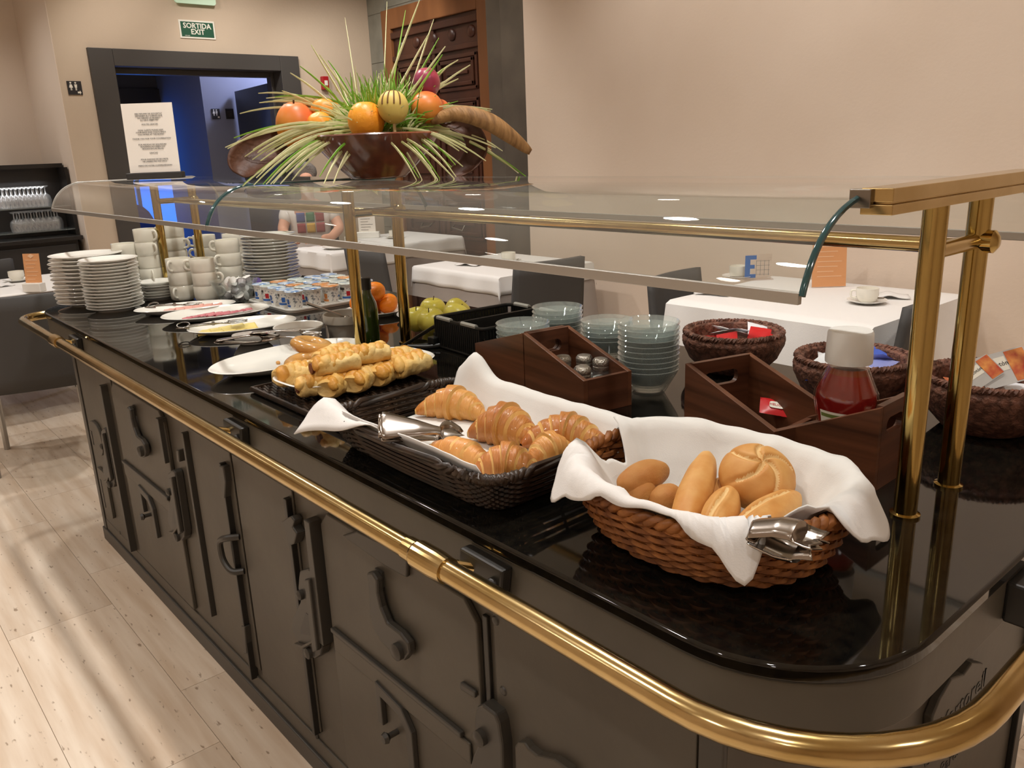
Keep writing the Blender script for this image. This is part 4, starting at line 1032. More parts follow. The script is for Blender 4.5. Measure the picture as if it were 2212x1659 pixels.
# ================================================================== COLD CUTS
def tips(a, b, dz=.015):
    p, q = T(*a, dz), T(*b, dz); d = q-p; return (p+q)/2, math.atan2(d.y, d.x), d.length
def meat_platter(label, a, b, wd, layers, h=.022):
    c, rz, L = tips(a, b); t = oval_dish('cold_cut_platter', label, (c.x, c.y, ZT), L/2, wd/2, h, rz, 2.1); return t, c, rz, L
def slices(label, c, rz, x0, x1, w_, mat, z, n, name='ham_slice', cat='cold cut', group=None, y0=0.):
    M = TR(c.x, c.y, 0) @ RZ(rz)
    for i in range(n):
        f = i/(n-1) if n > 1 else .5; x = x0+(x1-x0)*f; ww = (x1-x0)/max(n, 1)*1.5
        def fn(u, v): 
            return Vector(((u-.5)*ww, (v-.5)*w_, .0022*fbm(u*3+i, v*3, 3)+.0025*math.sin(v*5+i)+.003*u))
        o = B().grid(fn, 7, 9).obj(name, mat, None, 180, solid=.0015); o.location = (M @ Vector((x, y0, 0))).to_3d()+Vector((0, 0, ZT+z+i*.0006)); o.rotation_euler = (0, 0, rz+random.uniform(-.03, .03)); tag(o, label, cat, group)
t, c, rz, L = meat_platter('white oval platter with pale cooked ham slices and wire tongs', (289, 675), (510, 655), .18, 0)
slices('slice of pale cooked ham fanned on the oval platter by the saucers', c, rz, -.06, .11, .105, 'ham', .009, 6, group='cooked ham slices')
t2, c2, rz2, L2 = meat_platter('white oval platter with a row of pink salami slices', (347, 690), (582, 664), .245, 0)
slices('slice of dark pink salami in the row on the middle platter', c2, rz2, -.10, .11, .05, 'salami', .009, 9, 'salami_slice', group='salami slices')
t3, c3, rz3, L3 = meat_platter('white oval platter with yellow cheese slices and ringed tongs', (404, 718), (640, 690), .235, 0)
slices('slice of yellow cheese on the platter beside the steel servers', c3, rz3, -.125, .02, .10, 'cheese', .009, 5, 'cheese_slice', 'cheese', 'cheese slices', y0=-.01)
def ring_tongs(label, a, b, dz, R=.018):
    p, q = T(*a, dz), T(*b, dz); d = (q-p); L = d.length; rz = math.atan2(d.y, d.x); t = thing('scissor_tongs', label, 'tongs', p, rz)
    for s in (-1, 1):
        B().tube([(R*math.cos(k*pi/8)-.012, s*(R*.75)+R*math.sin(k*pi/8), .004+.003*s+.010*math.sin(k*pi/8)*s*.5) for k in range(16)], .0022, 6, closed=True).obj('ring', 'steel_dark', t, 60)
        B().tube(smoothpath([(.0, s*R*.75, .004), (L*.25, s*.010, .006), (L*.5, -s*.006, .006+.002*s), (L*.75, -s*.016, .006)], 5), .0026, 6).obj('arm', 'steel_dark', t, 60)
        B().grid(lambda u, v: (L*(.70+.34*u), -s*(.014+(v-.5)*.022*math.sin(pi*min(1, u*.9+.12))), .006+.004*math.cos((v-.5)*3)), 9, 6).obj('spoon', 'steel_dark', t, 60, solid=.0014)
    B().lathe([(.005, 0), (.005, .012), (0, .013)], 10, TR(L*.45, 0, .001)).obj('pivot', 'steel_dark', t)
ring_tongs('wire scissor tongs lying on the cooked ham', (335, 663), (430, 660), .028)
ring_tongs('ring handled scissor tongs hanging off the cheese platter edge', (404, 708), (530, 697), .026, .020)
# small dish of cured meat, two stoneware bowls
oval_dish('small_dish', 'small white dish of dark red cured meat before the bowls', T(550, 742), .065, .042, .03, tips((510, 742), (592, 736))[1], 2.2)
cc, rzz, _ = tips((510, 742), (592, 736)); cd_ = T(550, 742); slices('slice of dark red cured meat in the small dish', cd_, rzz, -.03, .03, .045, 'redmeat', .024, 4, 'cured_meat_slice', group='cured meat slices')
def stoneware(name, label, c, r, h, mat='cup_porc', step=False, fill=None):
    t = thing(name, label, 'bowl', c)
    prof = [(0, .003), (r*.70, .003), (r*.72, 0), (r*.80, 0), (r*.86, h*.5)]
    prof += [(r*.88, h*.62), (r*1.0, h*.63), (r, h-.002)] if step else [(r*.97, h*.9), (r, h*.92), (r, h-.002)]
    prof += [(r*.985, h), (r*.94, h-.002), (r*.86, h*.6), (r*.78, .010), (0, .008)]
    B().lathe(prof, 36).obj('bowl', mat, t, 40)
    if fill: B().lathe([(r*.86, h*.62), (r*.5, h*.66), (0, h*.67)], 30).obj('contents', fill, t, 180)
    return t
pm('stoneware', '#a9a196', .4); pm('brown_cream', '#8f8274', .5)
b1 = T(648, 738); stoneware('serving_bowl', 'round white bowl with clear sauce and steel tongs across it', b1, .076, .052, 'white_porc', False, 'brown_cream')
b2 = T(752, 722); stoneware('serving_bowl', 'grey stepped stoneware bowl with a spoon standing in it', b2, .074, .070, 'stoneware', True, 'brown_cream')
def spoon(label, a, b, name='spoon', handle='steel', r=.0028):
    t = thing(name, label, 'spoon', a); a_, b_ = Vector((0, 0, 0)), Vector(b)-Vector(a)
    B().tube([a_, a_*.5+b_*.5, b_], [r*1.3, r, r], 8, sq=(1.4, .7)).obj('handle', handle, t, 60)
    B().ball(tuple(b_), (.020, .014, .006), nu=14, nv=8).obj('bowl', 'steel', t, 180)
    return t
spoon('steel spoon leaning in the grey stoneware bowl', P(662, 655, ZT+.16), b2+Vector((-.01, -.0, .055)))
serving_tongs('broad steel tongs resting on the rim of the white sauce bowl', T(546, 720, .055), T(690, 722, .062), .042, .008)
serving_tongs('dark steel tongs resting on small red meat dish', T(470, 737, .030), T(600, 728, .048), .044, .008)
# ================================================================== CREAMER BOWL
cb_c = T(510, 651); 
gbw = thing('glass_dish', 'square clear glass dish heaped with coffee creamer capsules', 'dish', cb_c, math.radians(10))
def sq(k, z, n=32, R=.078): return [(R*k*math.copysign(abs(math.cos(a))**.55, math.cos(a)), R*k*math.copysign(abs(math.sin(a))**.55, math.sin(a)), z) for a in [2*pi*i/n for i in range(n)]]
g = B(); rows = [sq(.60, 0), sq(.66, .004), sq(.86, .05), sq(1.05, .088), sq(1.0, .088), sq(.82, .05), sq(.60, .008)]; vs = sum(rows, []); fs = [(j*32+i, j*32+(i+1) % 32, (j+1)*32+(i+1) % 32, (j+1)*32+i) for j in range(len(rows)-1) for i in range(32)]+[tuple(range(32))[::-1], tuple(range(6*32, 7*32))]
g.add(vs, fs); g.obj('dish', 'clear_glass', gbw, 60)
cap0 = None; rc = random.Random(11)
for i in range(22):
    lay = 0 if i < 8 else (1 if i < 16 else 2); a = rc.uniform(0, 6.28); q = rc.uniform(.0, .050 if lay < 2 else .055)
    loc = cb_c+Vector((q*math.cos(a), q*math.sin(a), .018+lay*.030+rc.uniform(0, .008))); rot = (rc.uniform(-1.2, 1.2), rc.uniform(-1.2, 1.2), rc.uniform(0, 6))
    if cap0 is None:
        cap0 = thing('creamer_capsule', 'small creamer capsule piled in the square glass dish', 'capsule', loc, 0, 'creamer capsules in the glass dish')
        B().lathe([(0, -.012), (.013, -.012), (.017, .010)], 16).obj('cup', 'caps_clear', cap0, 50)
        B().lathe([(.019, .010), (.019, .011), (0, .0115)], 16).obj('lid', 'caps_white', cap0, 50); cap0.rotation_euler = rot
    else: dup(cap0, loc, rot=rot)
for i, q in enumerate(((556, 610, 'creamer capsule with a violet lid on the heap'), (560, 640, 'creamer capsule with violet lid lying at the dish edge'))):
    d = dup(cap0, T(q[0], q[1], .06-.04*i), rot=(1.1, .4, .8+i), label=q[2]); 
    for ch in d.children:
        if ch.name.startswith('lid'):
            ch.data = ch.data.copy(); ch.data.materials.clear(); ch.data.materials.append(MATS['caps_violet'])
# ================================================================== YOGURTS
YX0, YX1, YY0, YY1 = -3.135, -2.765, 1.305, 1.70
ty = thing('yogurt_tray', 'flat white tray under the rows of yogurt pots', 'tray', ((YX0+YX1)/2, (YY0+YY1)/2, ZT), 0)
hx_, hy_ = (YX1-YX0)/2, (YY1-YY0)/2
B().prism(rrect(-hx_, -hy_, hx_, hy_, .03), 0, .008).obj('base', 'white_porc', ty, 40, bevel=.002)
B().tube([(x, y, .011) for x, y in rrect(-hx_, -hy_, hx_, hy_, .03)], .005, 6, closed=True).obj('rim', 'white_porc', ty, 60)
def yogurt(lid, band, name):
    t = thing('yogurt_pot', 'x', 'yogurt', (0, 0, -5), 0, name)
    r, h = .031, .066
    B().lathe([(0, .001), (r*.80, 0), (r*.82, .003), (r*.95, h*.93), (r*1.08, h*.94), (r*1.08, h), (0, h)], 26).obj('pot', 'yog_white', t, 40)
    B().lathe([(r*.84, h*.10), (r*.945, h*.86)], 26, SC(1.012, 1.012, 1)).obj('label_band', 'yog_print', t, 60)
    B().lathe([(r*1.13, h+.0005), (r*1.10, h+.0018), (r*.9, h+.0012), (0, h+.0012)], 22, wob=lambda a, z: 1+.03*math.sin(a*7)).obj('foil_lid', lid, t, 60)
    def patch(a0, a1, z0_, z1_, m, nm):
        B().grid(lambda u, v: (r*(.84+.11*(z0_+(z1_-z0_)*v))*1.03*math.cos(a0+(a1-a0)*u), r*(.84+.11*(z0_+(z1_-z0_)*v))*1.03*math.sin(a0+(a1-a0)*u), h*(z0_+(z1_-z0_)*v)), 8, 3).obj(nm, m, t, 60)
    patch(-1.1, .3, .16, .28, band, 'stripe'); patch(-.35, .15, .32, .60, 'yog_red' if lid == 'foil_white' else ('yog_blue' if lid == 'foil_blue' else 'yog_orange'), 'fruit_print'); patch(-1.5, -.6, .66, .80, 'ink', 'brand_mark')
    return t
ys = [yogurt('foil_blue', 'yog_blue', 'blue lidded yogurt pots'), yogurt('foil_orange', 'yog_orange', 'orange lidded yogurt pots'), yogurt('foil_white', 'yog_blue', 'white lidded yogurt pots')]
lidn = ['blue', 'orange', 'white']; pat = [[0, 0, 1, 2, 0], [0, 2, 1, 2, 2], [0, 1, 0, 2, 1], [2, 0, 2, 0, 2], [0, 1, 2, 0, 0], [2, 0, 0, 2, 0]]
first = [True]*3
for i in range(5):
    for j in range(5):
        k = pat[i][j]; loc = (YX1-.045-i*.070, YY0+.045+j*.075, ZT+.008)
        lab = '%s lidded yogurt pot %s' % (lidn[k], 'in the row facing the stepped bowl' if i == 0 else 'in the rows behind on the white tray')
        if first[k]: o = ys[k]; o.location = loc; first[k] = False; o['label'] = lab
        else: o = dup(ys[k], loc, label=lab)
        o.rotation_euler = (0, 0, -.7+random.uniform(-.9, .6))
# ================================================================== FRUIT PLATES, OIL
mp_c = T(812, 678); plm = plate_proto(.112, 'fruit_plate', 'white plate of mandarins beside the oil bottle', None); plm.location = mp_c
def mandarin(i, loc, label):
    o = B().ball((0, 0, 0), (.034, .034, .029), nu=24, nv=14, fn=lambda v: (v.x, v.y, v.z-.10*math.exp(-((v.x**2+v.y**2)/.06))*(1 if v.z > 0 else -1))).obj('mandarin', 'mandarin', None, 180)
    o.location = loc; o.rotation_euler = (random.uniform(-.5, .5), random.uniform(-.5, .5), 0); return tag(o, label, 'mandarin', 'mandarins on the white plate')
ml = [(-.045, -.04), (.03, -.05), (.055, .02), (0, .055), (-.058, .03), (-.005, .0)]
for i, (x, y) in enumerate(ml): mandarin(i, mp_c+Vector((x, y, .036)), 'mandarin in the bottom layer of the white plate')
for i, (x, y) in enumerate(((-.02, .02), (.03, -.012))): mandarin(i, mp_c+Vector((x, y, .082)), 'mandarin resting on top of the others on the plate')
ap_c = T(934, 686); apl = plate_proto(.122, 'fruit_plate', 'white plate of yellow apples behind the cutlery crate', None); apl.location = ap_c
def apple(name, mat, R, par_label, loc, rot, group, cat='apple'):
    t = thing(name, par_label, cat, loc, 0, group); t.rotation_euler = rot; prof = []
    for k in range(19):
        a = -pi/2+pi*k/18; r = math.cos(a)*(1+.08*math.sin(a)); z = math.sin(a)*.92
        z -= .28*math.exp(-(r/.28)**2) if a > 0 else -.16*math.exp(-(r/.25)**2)
        prof.append((R*r if 0 < k < 18 else 0, R*z))
    B().lathe(prof, 28, wob=lambda a, z: 1+.025*math.cos(a*5)*(1 if z < 0 else .5)).obj('flesh', mat, t, 180)
    B().tube([(0, 0, R*.58), (.002, 0, R*.80), (.005, 0, R*1.02)], .0016, 6).obj('stem', 'stem', t)
    return t
ag = 'yellow apples on the white plate'; RA = .043
for i, (px, py, dz, rot, lab) in enumerate(((902, 690, .05, (.2, .1, 0), 'yellow apple at the post side of the plate'), (932, 693, .05, (.3, -.1, .4), 'green-yellow apple at the front of the plate'), (985, 682, .05, (-.4, .5, 1), 'yellow apple with its stem hollow facing out'), (935, 668, .05, (.1, 0, 2), 'yellow apple at the back of the plate'), (988, 668, .055, (.5, .6, 2), 'yellow apple leaning behind the stem-hollow one'))):
    p = P(px, py, ZT+dz); q = apple('apple', 'apple', RA, lab, (p.x, p.y, ZT+.050), rot, ag)
ob = T(802, 742); t = thing('oil_bottle', 'dark green glass oil bottle behind the brass post', 'bottle', ob)
B().lathe([(0, .001), (.026, 0), (.028, .004), (.028, .105), (.025, .125), (.014, .150), (.0125, .155), (.0125, .178), (0, .178)], 24).obj('bottle', 'oil_glass', t, 40)
B().lathe([(.0145, .165), (.0145, .198), (.012, .200), (0, .200)], 20).obj('cap', 'plastic_black', t, 40)
# serving fork leaning on the apple plate, black-jawed tongs beside it
t = thing('serving_fork', 'long steel serving fork leaning from the counter onto the apple plate', 'fork', T(864, 752, .006)); d = P(962, 690, ZT+.055)-Vector(t.location)
B().tube([(0, 0, 0), d*.5, d], .0042, 8, sq=(1.5, .6)).obj('handle', 'steel_dark', t, 60)
for k in (-1, 0, 1):
    s = d.cross(UPV).normalized()*.008*k; B().tube([d*.98, d*1.06+s, d*1.22+s], .0022, 6).obj('tine', 'steel_dark', t, 60)
t = thing('black_tongs', 'black handled tongs lying behind the pastry dish', 'tongs', T(880, 752, .006)); d = T(985, 742, .006)-Vector(t.location); sd = d.normalized().cross(UPV)
for k in (-1, 1): B().tube(smoothpath([(0, 0, .004), d*.4+sd*.012*k, d*.8+sd*.016*k+Vector((0, 0, .004)), d+sd*.010*k], 4), [.006]*12+[.009], 8, sq=(1.2, .8)).obj('arm', 'plastic_black2', t, 60)
B().box((0, 0, 0), (.03, .026, .022), TR(d*.55+Vector((0, 0, .016)))).obj('clip', 'plastic_black', t, 0, bevel=.003)
B().tube([d+sd*.014, d*1.03, d-sd*.014], .006, 8).obj('jaw', 'steel', t, 60)
# ================================================================== CUTLERY CRATE
KX0, KX1, KY0, KY1, KH = -1.925, -1.675, 1.345, 1.625, .090
kr = thing('cutlery_crate', 'black slotted plastic crate with cutlery and grey rim grips', 'crate', ((KX0+KX1)/2, (KY0+KY1)/2, ZT), math.radians(-4)); a_, b_ = (KX1-KX0)/2, (KY1-KY0)/2
B().prism(rrect(-a_, -b_, a_, b_, .02), 0, .004).obj('base', 'plastic_black', kr, 0)
g = B().tube([(x, y, KH-.004) for x, y in rrect(-a_, -b_, a_, b_, .02)], .006, 6, closed=True); g.tube([(x, y, .006) for x, y in rrect(-a_, -b_, a_, b_, .02)], .005, 6, closed=True); g.obj('rim', 'plastic_black', kr, 60)
def wallslats(n, p0, p1):
    for i in range(n+1):
        f = i/n; x, y = p0[0]+(p1[0]-p0[0])*f, p0[1]+(p1[1]-p0[1])*f
        B().b2((x-.0035, y-.0035, .004), (x+.0035, y+.0035, KH-.004)).obj('slat', 'plastic_black', kr, 0)
wallslats(22, (-a_+.014, -b_), (a_-.014, -b_)); wallslats(22, (-a_+.014, b_), (a_-.014, b_)); wallslats(24, (-a_, -b_+.014), (-a_, b_-.014)); wallslats(24, (a_, -b_+.014), (a_, b_-.014))
B().b2((-a_, -b_-.002, .03), (a_, -b_+.002, .042)).b2((-a_, b_-.002, .03), (a_, b_+.002, .042)).b2((-a_-.002, -b_, .03), (-a_+.002, b_, .042)).b2((a_-.002, -b_, .03), (a_+.002, b_, .042)).obj('band', 'plastic_black', kr, 0)
B().b2((-.006, -b_, .004), (.006, b_, KH)).obj('divider', 'plastic_black', kr, 0)
for cx in (-a_/2, a_/2):
    for cy in (-b_, b_): B().tube([(cx-.035, cy, KH), (cx+.035, cy, KH)], .0068, 8).obj('grip', 'grip_grey', kr)
rk = random.Random(4); fk0 = None
for i in range(14):
    s = -1 if i % 2 else 1; x, y = s*a_/2+rk.uniform(-.035, .035), rk.uniform(-.03, .03); rz = pi/2+rk.uniform(-.25, .25)+math.radians(-4)
    loc = Vector(kr.location)+Vector((x, y, .012+i*.003))
    if fk0 is None:
        fk0 = thing('table_fork', 'steel fork lying among cutlery in the black crate', 'cutlery', loc, rz, 'cutlery in the black crate')
        B().tube([(-.09, 0, 0), (-.02, 0, .003), (.03, 0, .002)], [.0055, .003, .003], 6, sq=(1.3, .5)).obj('handle', 'steel', fk0, 60)
        B().grid(lambda u, v: (.03+.04*u, (v-.5)*.02, .002+.006*math.sin(pi*u)), 6, 4).obj('head', 'steel', fk0, 60, solid=.0012)
    else: dup(fk0, loc, rz)
# ================================================================== GLASS BOWL STACKS
def gbowl():
    r, h = .070, .060; prof = [(0, .0), (r*.52, .0), (r*.55, .003), (r*.72, h*.40), (r*.92, h*.80), (r, h), (r*.975, h+.0015), (r*.89, h*.80), (r*.68, h*.40), (r*.50, .007), (0, .006)]
    return B().lathe(prof, 32).obj('glass_bowl', 'bowl_glass', None, 60)
g0 = None
for (px, n, lab) in (((1405, 856), 10, 'clear glass bowl in the tall stack between the wooden boxes'), ((1311, 775), 5, 'clear glass bowl in the stack hidden behind the shaker box'), ((1206, 762), 7, 'clear glass bowl in the stack by the wall side'), ((1132, 792), 6, 'clear glass bowl in the low stack by the crate')):
    c = T(*px)
    if px[0] == 1405: c = c+Vector((-.025, .022, 0))
    for i in range(n):
        if g0 is None: g0 = o = gbowl()
        else: o = g0.copy(); COL.objects.link(o)
        o.location = (c.x, c.y, ZT+i*.0118); o.rotation_euler = (0, 0, i*1.3); tag(o, lab+(', topmost' if i == n-1 else ''), 'bowl', 'stacked glass bowls')
# ================================================================== WOODEN HOLDERS
def wood_box(label, L, W, hb, hf, loc, rz, slot=True):
    """sloped open box: high back at x=0 with grip slot, low front at x=L"""
    t = thing('condiment_box', label, 'box', loc, rz); th = .011
    side = [(0, 0), (L, 0), (L, hf), (0, hb)]
    for y in (0, W-th): B().prism(side, 0, th, frame((1, 0, 0), (0, 0, 1), (0, -1, 0), (0, y+th, 0))).obj('side_panel', 'walnut_h', t, 0, bevel=.0008)
    B().b2((L-th, th, 0), (L, W-th, hf)).obj('front_panel', 'walnut', t, 0, bevel=.0008)
    B().b2((th, th, 0), (L-th, W-th, .006)).obj('floor_panel', 'walnut', t, 0)
    g = B(); z0_, z1_, y0_, y1_ = hb-.052, hb-.024, W*.24, W*.76; outer = [(th, 0), (W-th, 0), (W-th, hb), (th, hb)]
    M = frame((0, 1, 0), (0, 0, 1), (1, 0, 0), (0, 0, 0))
    hole = rrect(y0_, z0_, y1_, z1_, .013, 5)
    bm = bmesh.new(); vo = [bm.verts.new((p[0], p[1], 0)) for p in outer]; vi = [bm.verts.new((p[0], p[1], 0)) for p in hole]
    eds = [bm.edges.new((vo[i], vo[(i+1) % 4])) for i in range(4)]+[bm.edges.new((vi[i], vi[(i+1) % len(vi)])) for i in range(len(vi))]
    bmesh.ops.triangle_fill(bm, edges=eds, use_beauty=True)
    r_ = bmesh.ops.extrude_face_region(bm, geom=list(bm.faces)); bmesh.ops.translate(bm, vec=(0, 0, th), verts=[v for v in r_['geom'] if isinstance(v, bmesh.types.BMVert)])
    bm.verts.index_update(); g.add([tuple(v.co) for v in bm.verts], [tuple(v.index for v in f.verts) for f in bm.faces], M); bm.free()
    g.obj('back_panel', 'walnut', t, 0)
    return t
HB, HF, HW = .142, .078, .130
a0 = T(1135, 848); a1 = T(1262, 900); ang = math.atan2(a1.y-a0.y, a1.x-a0.x); LA = (a1-a0).length
A2 = wood_box('dark wooden sloped box holding salt and pepper shakers', LA, HW, HB, HF, (a0.x, a0.y, ZT), ang)
dA_ = Vector((math.cos(ang), math.sin(ang), 0)); nA = Vector((-math.sin(ang), math.cos(ang), 0))
A1 = wood_box('dark wooden sloped box standing back to back with the shaker box', LA, HW, HB, HF, Vector((a0.x, a0.y, ZT))-dA_*.003+nA*HW, ang+pi)
p0 = P(1480, 785, ZT+HB); p1 = P(1590, 752, ZT+HB); q0 = P(1665, 930, ZT+HF); q1 = P(1760, 880, ZT+HF)
bang = math.atan2(q0.y-p0.y, q0.x-p0.x); LB = (q0-p0).length
B1 = wood_box('dark wooden sloped box with one red sachet inside', LB, max(.11, (p1-p0).length*.97), HB, HF, (p0.x, p0.y, ZT), bang)
r0 = T(1672, 1004); r1 = T(1886, 1064); cang = math.atan2(r1.y-r0.y, r1.x-r0.x); LC = (r1-r0).length
dC = Vector((math.cos(cang), math.sin(cang), 0)); nC = Vector((-dC.y, dC.x, 0))
B2 = wood_box('dark wooden sloped box holding the ketchup bottle', LC, .115, HB, .062, Vector((r1.x, r1.y, ZT))+nC*.115, cang+pi)
# shakers
sh0 = None
for i, (px, py, lab) in enumerate(((1208, 775, 'steel capped shaker deepest in the wooden box'), (1262, 775, 'steel capped shaker at the far side of the wooden box'), (1258, 800, 'pepper shaker with steel cap at the front of the box'), (1298, 782, 'salt shaker with steel cap beside the pepper shaker'))):
    p = P(px, py, ZT+.085); loc = (p.x, p.y, ZT+.006)
    if i == 0: loc = (p.x+.012, p.y, ZT+.006)
    if sh0 is None:
        sh0 = thing('salt_shaker', lab, 'shaker', loc, 0, 'shakers in the wooden box')
        B().lathe([(0, 0), (.020, 0), (.0215, .003), (.0205, .02), (.0205, .050), (.017, .060), (.016, .066)], 20).obj('jar', 'clear_glass', sh0, 50)
        B().lathe([(0, .002), (.0185, .002), (.0185, .045), (0, .046)], 18).obj('filling', 'salt', sh0, 40)
        B().lathe([(.0175, .062), (.0185, .064), (.0185, .070), (.0175, .071), (.019, .073), (.019, .083), (.015, .088), (0, .089)], 22).obj('cap', 'shaker_cap', sh0, 40)
    else: dup(sh0, loc, 1.1*i, lab)
# ketchup sachet
def sachet(label, loc, rot, mat, w_=.055, h_=.04, group=None, name='sachet', puff=.006, mark=None):
    t = thing(name, label, 'sachet', loc, 0, group); t.rotation_euler = rot
    def fn(s): return lambda u, v: ((u-.5)*w_, (v-.5)*h_, s*puff*max(0, math.sin(pi*min(1, max(0, (u-.08)/.84)))*math.sin(pi*v))**.6+.001*fbm(u*9, v*9, 1))
    g = B().grid(fn(1), 12, 9).grid(fn(-1), 12, 9); g.obj('pouch', mat, t, 60)
    if mark:
        B().prism(rrect(-w_*.22, -h_*.2, w_*.22, h_*.2, h_*.12), 0, .0006, TR(0, 0, puff*1.06)).obj('print', mark, t, 0)
    return t
sc_ = P(1676, 880, ZT+.055); s_ = sachet('red ketchup sachet lying inside the wooden box', sc_, (.5, .15, bang+.9), 'sachet_red', .060, .042, mark='label_white')
text('lettering', 'HELIOS', .008, 'sachet_red', s_, TR(0, 0, .0072), .0003)
# ketchup bottle
kc = P(1838, 965, ZT+.03); kc = Vector((r0.x, r0.y, ZT))+dC*LC*.52+nC*.058; KS = 1.07; kb = thing('ketchup_bottle', 'squeezable ketchup bottle with white cap standing in the wooden box', 'bottle', (kc.x, kc.y, ZT+.007), cang)
kprof = [(0, .002), (.036, 0), (.041, .006), (.043, .04), (.043, .075), (.050, .110), (.049, .125), (.030, .168), (.0285, .172)]
B().lathe(kprof, 32, None, 0, 1.0, .78).obj('bottle', 'bottle_glass', kb, 50)
B().lathe([(0, .004), (.034, .003), (.039, .008), (.041, .04), (.041, .075), (.048, .110), (.047, .124), (.033, .154)], 32, None, 0, .985, .765).obj('sauce', 'ketchup', kb, 50)
B().lathe([(.033, .154), (.029, .163), (0, .163)], 32, None, 0, .985, .765).obj('sauce_top', 'ketchup_top', kb, 50)
B().lathe([(.0305, .172), (.0345, .172), (.035, .176), (.0335, .218), (.0315, .222), (0, .2225)], 32).obj('cap', 'cap_white', kb, 40)
def klab(a0_, a1_, z0_, z1_, m, nm, k=1.012):
    def fn(u, v):
        a = a0_+(a1_-a0_)*u; z = z0_+(z1_-z0_)*v; r = .043 if z < .075 else .043+(z-.075)/.035*.007
        return (r*k*math.cos(a), r*k*.78*math.sin(a), z)
    return B().grid(fn, 14, 4).obj(nm, m, kb, 60)
av = math.atan2(-kc.y, -kc.x)-cang-.35
klab(av-.62, av+.55, .02, .098, 'label_white', 'label'); klab(av-.58, av+.51, .088, .094, 'label_green', 'label_stripe', 1.02)
for k in range(5): klab(av-.5, av+.1-.1*(k % 2), .078-.010*k, .0805-.010*k, 'ink', 'label_text', 1.02)
klab(av+.2, av+.45, .05, .08, 'label_green', 'label_mark', 1.02)
kb.scale = (KS, KS, KS)
# ================================================================== WOVEN BOWLS WITH SACHETS
def woven_bowl(label, c, R, H):
    t = thing('woven_bowl', label, 'bowl', c); prof = []
    prof = [(0, .003), (R*.55, 0), (R*.62, .004), (R*.86, H*.35), (R*.985, H*.68), (R, H*.82), (R*.965, H*.95), (R*.90, H), (R*.82, H*.96), (R*.80, H*.85), (R*.78, H*.6), (R*.6, H*.2), (0, H*.14)]
    out = []
    for (r1_, z1_), (r2_, z2_) in zip(prof, prof[1:]):
        for k in range(4): f = k/4; out.append((r1_+(r2_-r1_)*f, z1_+(z2_-z1_)*f))
    out.append(prof[-1])
    B().lathe(out, 96, None, 0, 1, 1, lambda a, z: 1+.010*math.sin(a*36+z*1400*.5)*math.sin(z*420)).obj('bowl', 'wicker_dark', t, 60)
    for z, r_ in ((H*.97, R*.93),):
        for ph in (0, pi): B().tube([((r_+.004*math.cos(46*a+ph))*math.cos(a), (r_+.004*math.cos(46*a+ph))*math.sin(a), z+.004*math.sin(46*a+ph)) for a in [2*pi*i/220 for i in range(220)]], .005, 5, closed=True).obj('rim_strand', 'wicker_dark', t, 60)
    return t
wc1 = T(1584, 792); wc1 = Vector((wc1.x+.01, wc1.y-.02, ZT)); woven_bowl('dark woven bowl of red and white sachets nearest the glass bowls', wc1, .124, .100)
wc2 = T(1842, 868); wc2 = Vector((wc2.x, wc2.y-.01, ZT)); woven_bowl('dark woven bowl of blue and lilac sachets behind the ketchup', wc2, .122, .105)
wc3 = T(2116, 928); wc3 = Vector((wc3.x+.0, wc3.y+.02, ZT)); woven_bowl('dark woven bowl of small toast and jam packs behind the brass posts', wc3, .122, .105)
rs = random.Random(21)
def heap(c, n, mats, group, lab, zz=.088, R=.085):
    for i in range(n):
        a = rs.uniform(0, 6.28); q = R*math.sqrt(rs.random()); m, nm = mats[i % len(mats)]
        sachet(lab % nm, (c.x+q*math.cos(a), c.y+q*math.sin(a), c.z+zz+rs.uniform(-.02, .012)), (rs.uniform(-.5, .5), rs.uniform(-.5, .5), rs.uniform(0, 6)), m, .062, .05, group, puff=.004)
heap(wc1, 12, [('sachet_white', 'white'), ('sachet_red', 'red')], 'sachets in first woven bowl', '%s paper sachet in the woven bowl by the glass bowls')
heap(wc2, 12, [('sachet_lilac', 'lilac'), ('sachet_blue', 'blue'), ('sachet_white', 'white')], 'sachets in second woven bowl', '%s sachet in the woven bowl behind the ketchup', .092)
heap(wc3, 6, [('sachet_white', 'white'), ('jam_peach', 'peach coloured')], 'packs in third woven bowl', '%s pack low in the woven bowl behind the posts', .085)
def jam_pack(label, p, rot, s=1.):
    t = thing('jam_pack', label, 'jam pack', p); t.rotation_euler = rot
    B().prism(rrect(-.034*s, -.022*s, .034*s, .022*s, .005), -.012*s, 0).obj('tub', 'jam_silver', t, 30)
    B().prism(rrect(-.038*s, -.026*s, .038*s, .026*s, .005), 0, .0012).obj('lid', 'jam_silver', t, 0)
    B().b2((.008*s, -.024*s, .0013), (.036*s, .024*s, .0018)).obj('fruit_picture', 'jam_peach', t, 0)
    B().b2((-.034*s, -.004*s, .0013), (.006*s, .018*s, .0017)).obj('title_band', 'sign_white', t, 0)
    text('lettering', 'Melocotón', .010*s, 'sign_black', t, TR(-.014*s, .007*s, .0019), .0003); 
    return t
aa = math.atan2(RT.y, RT.x)
jam_pack('silver jam pack with peach picture leaning on bowl rim', P(2170, 795, ZT+.125), (.9, -.25, aa), 1.25)
jam_pack('second silver jam pack tilted beside the peach one', P(2118, 805, ZT+.118), (.8, -.5, aa+.2), .9)
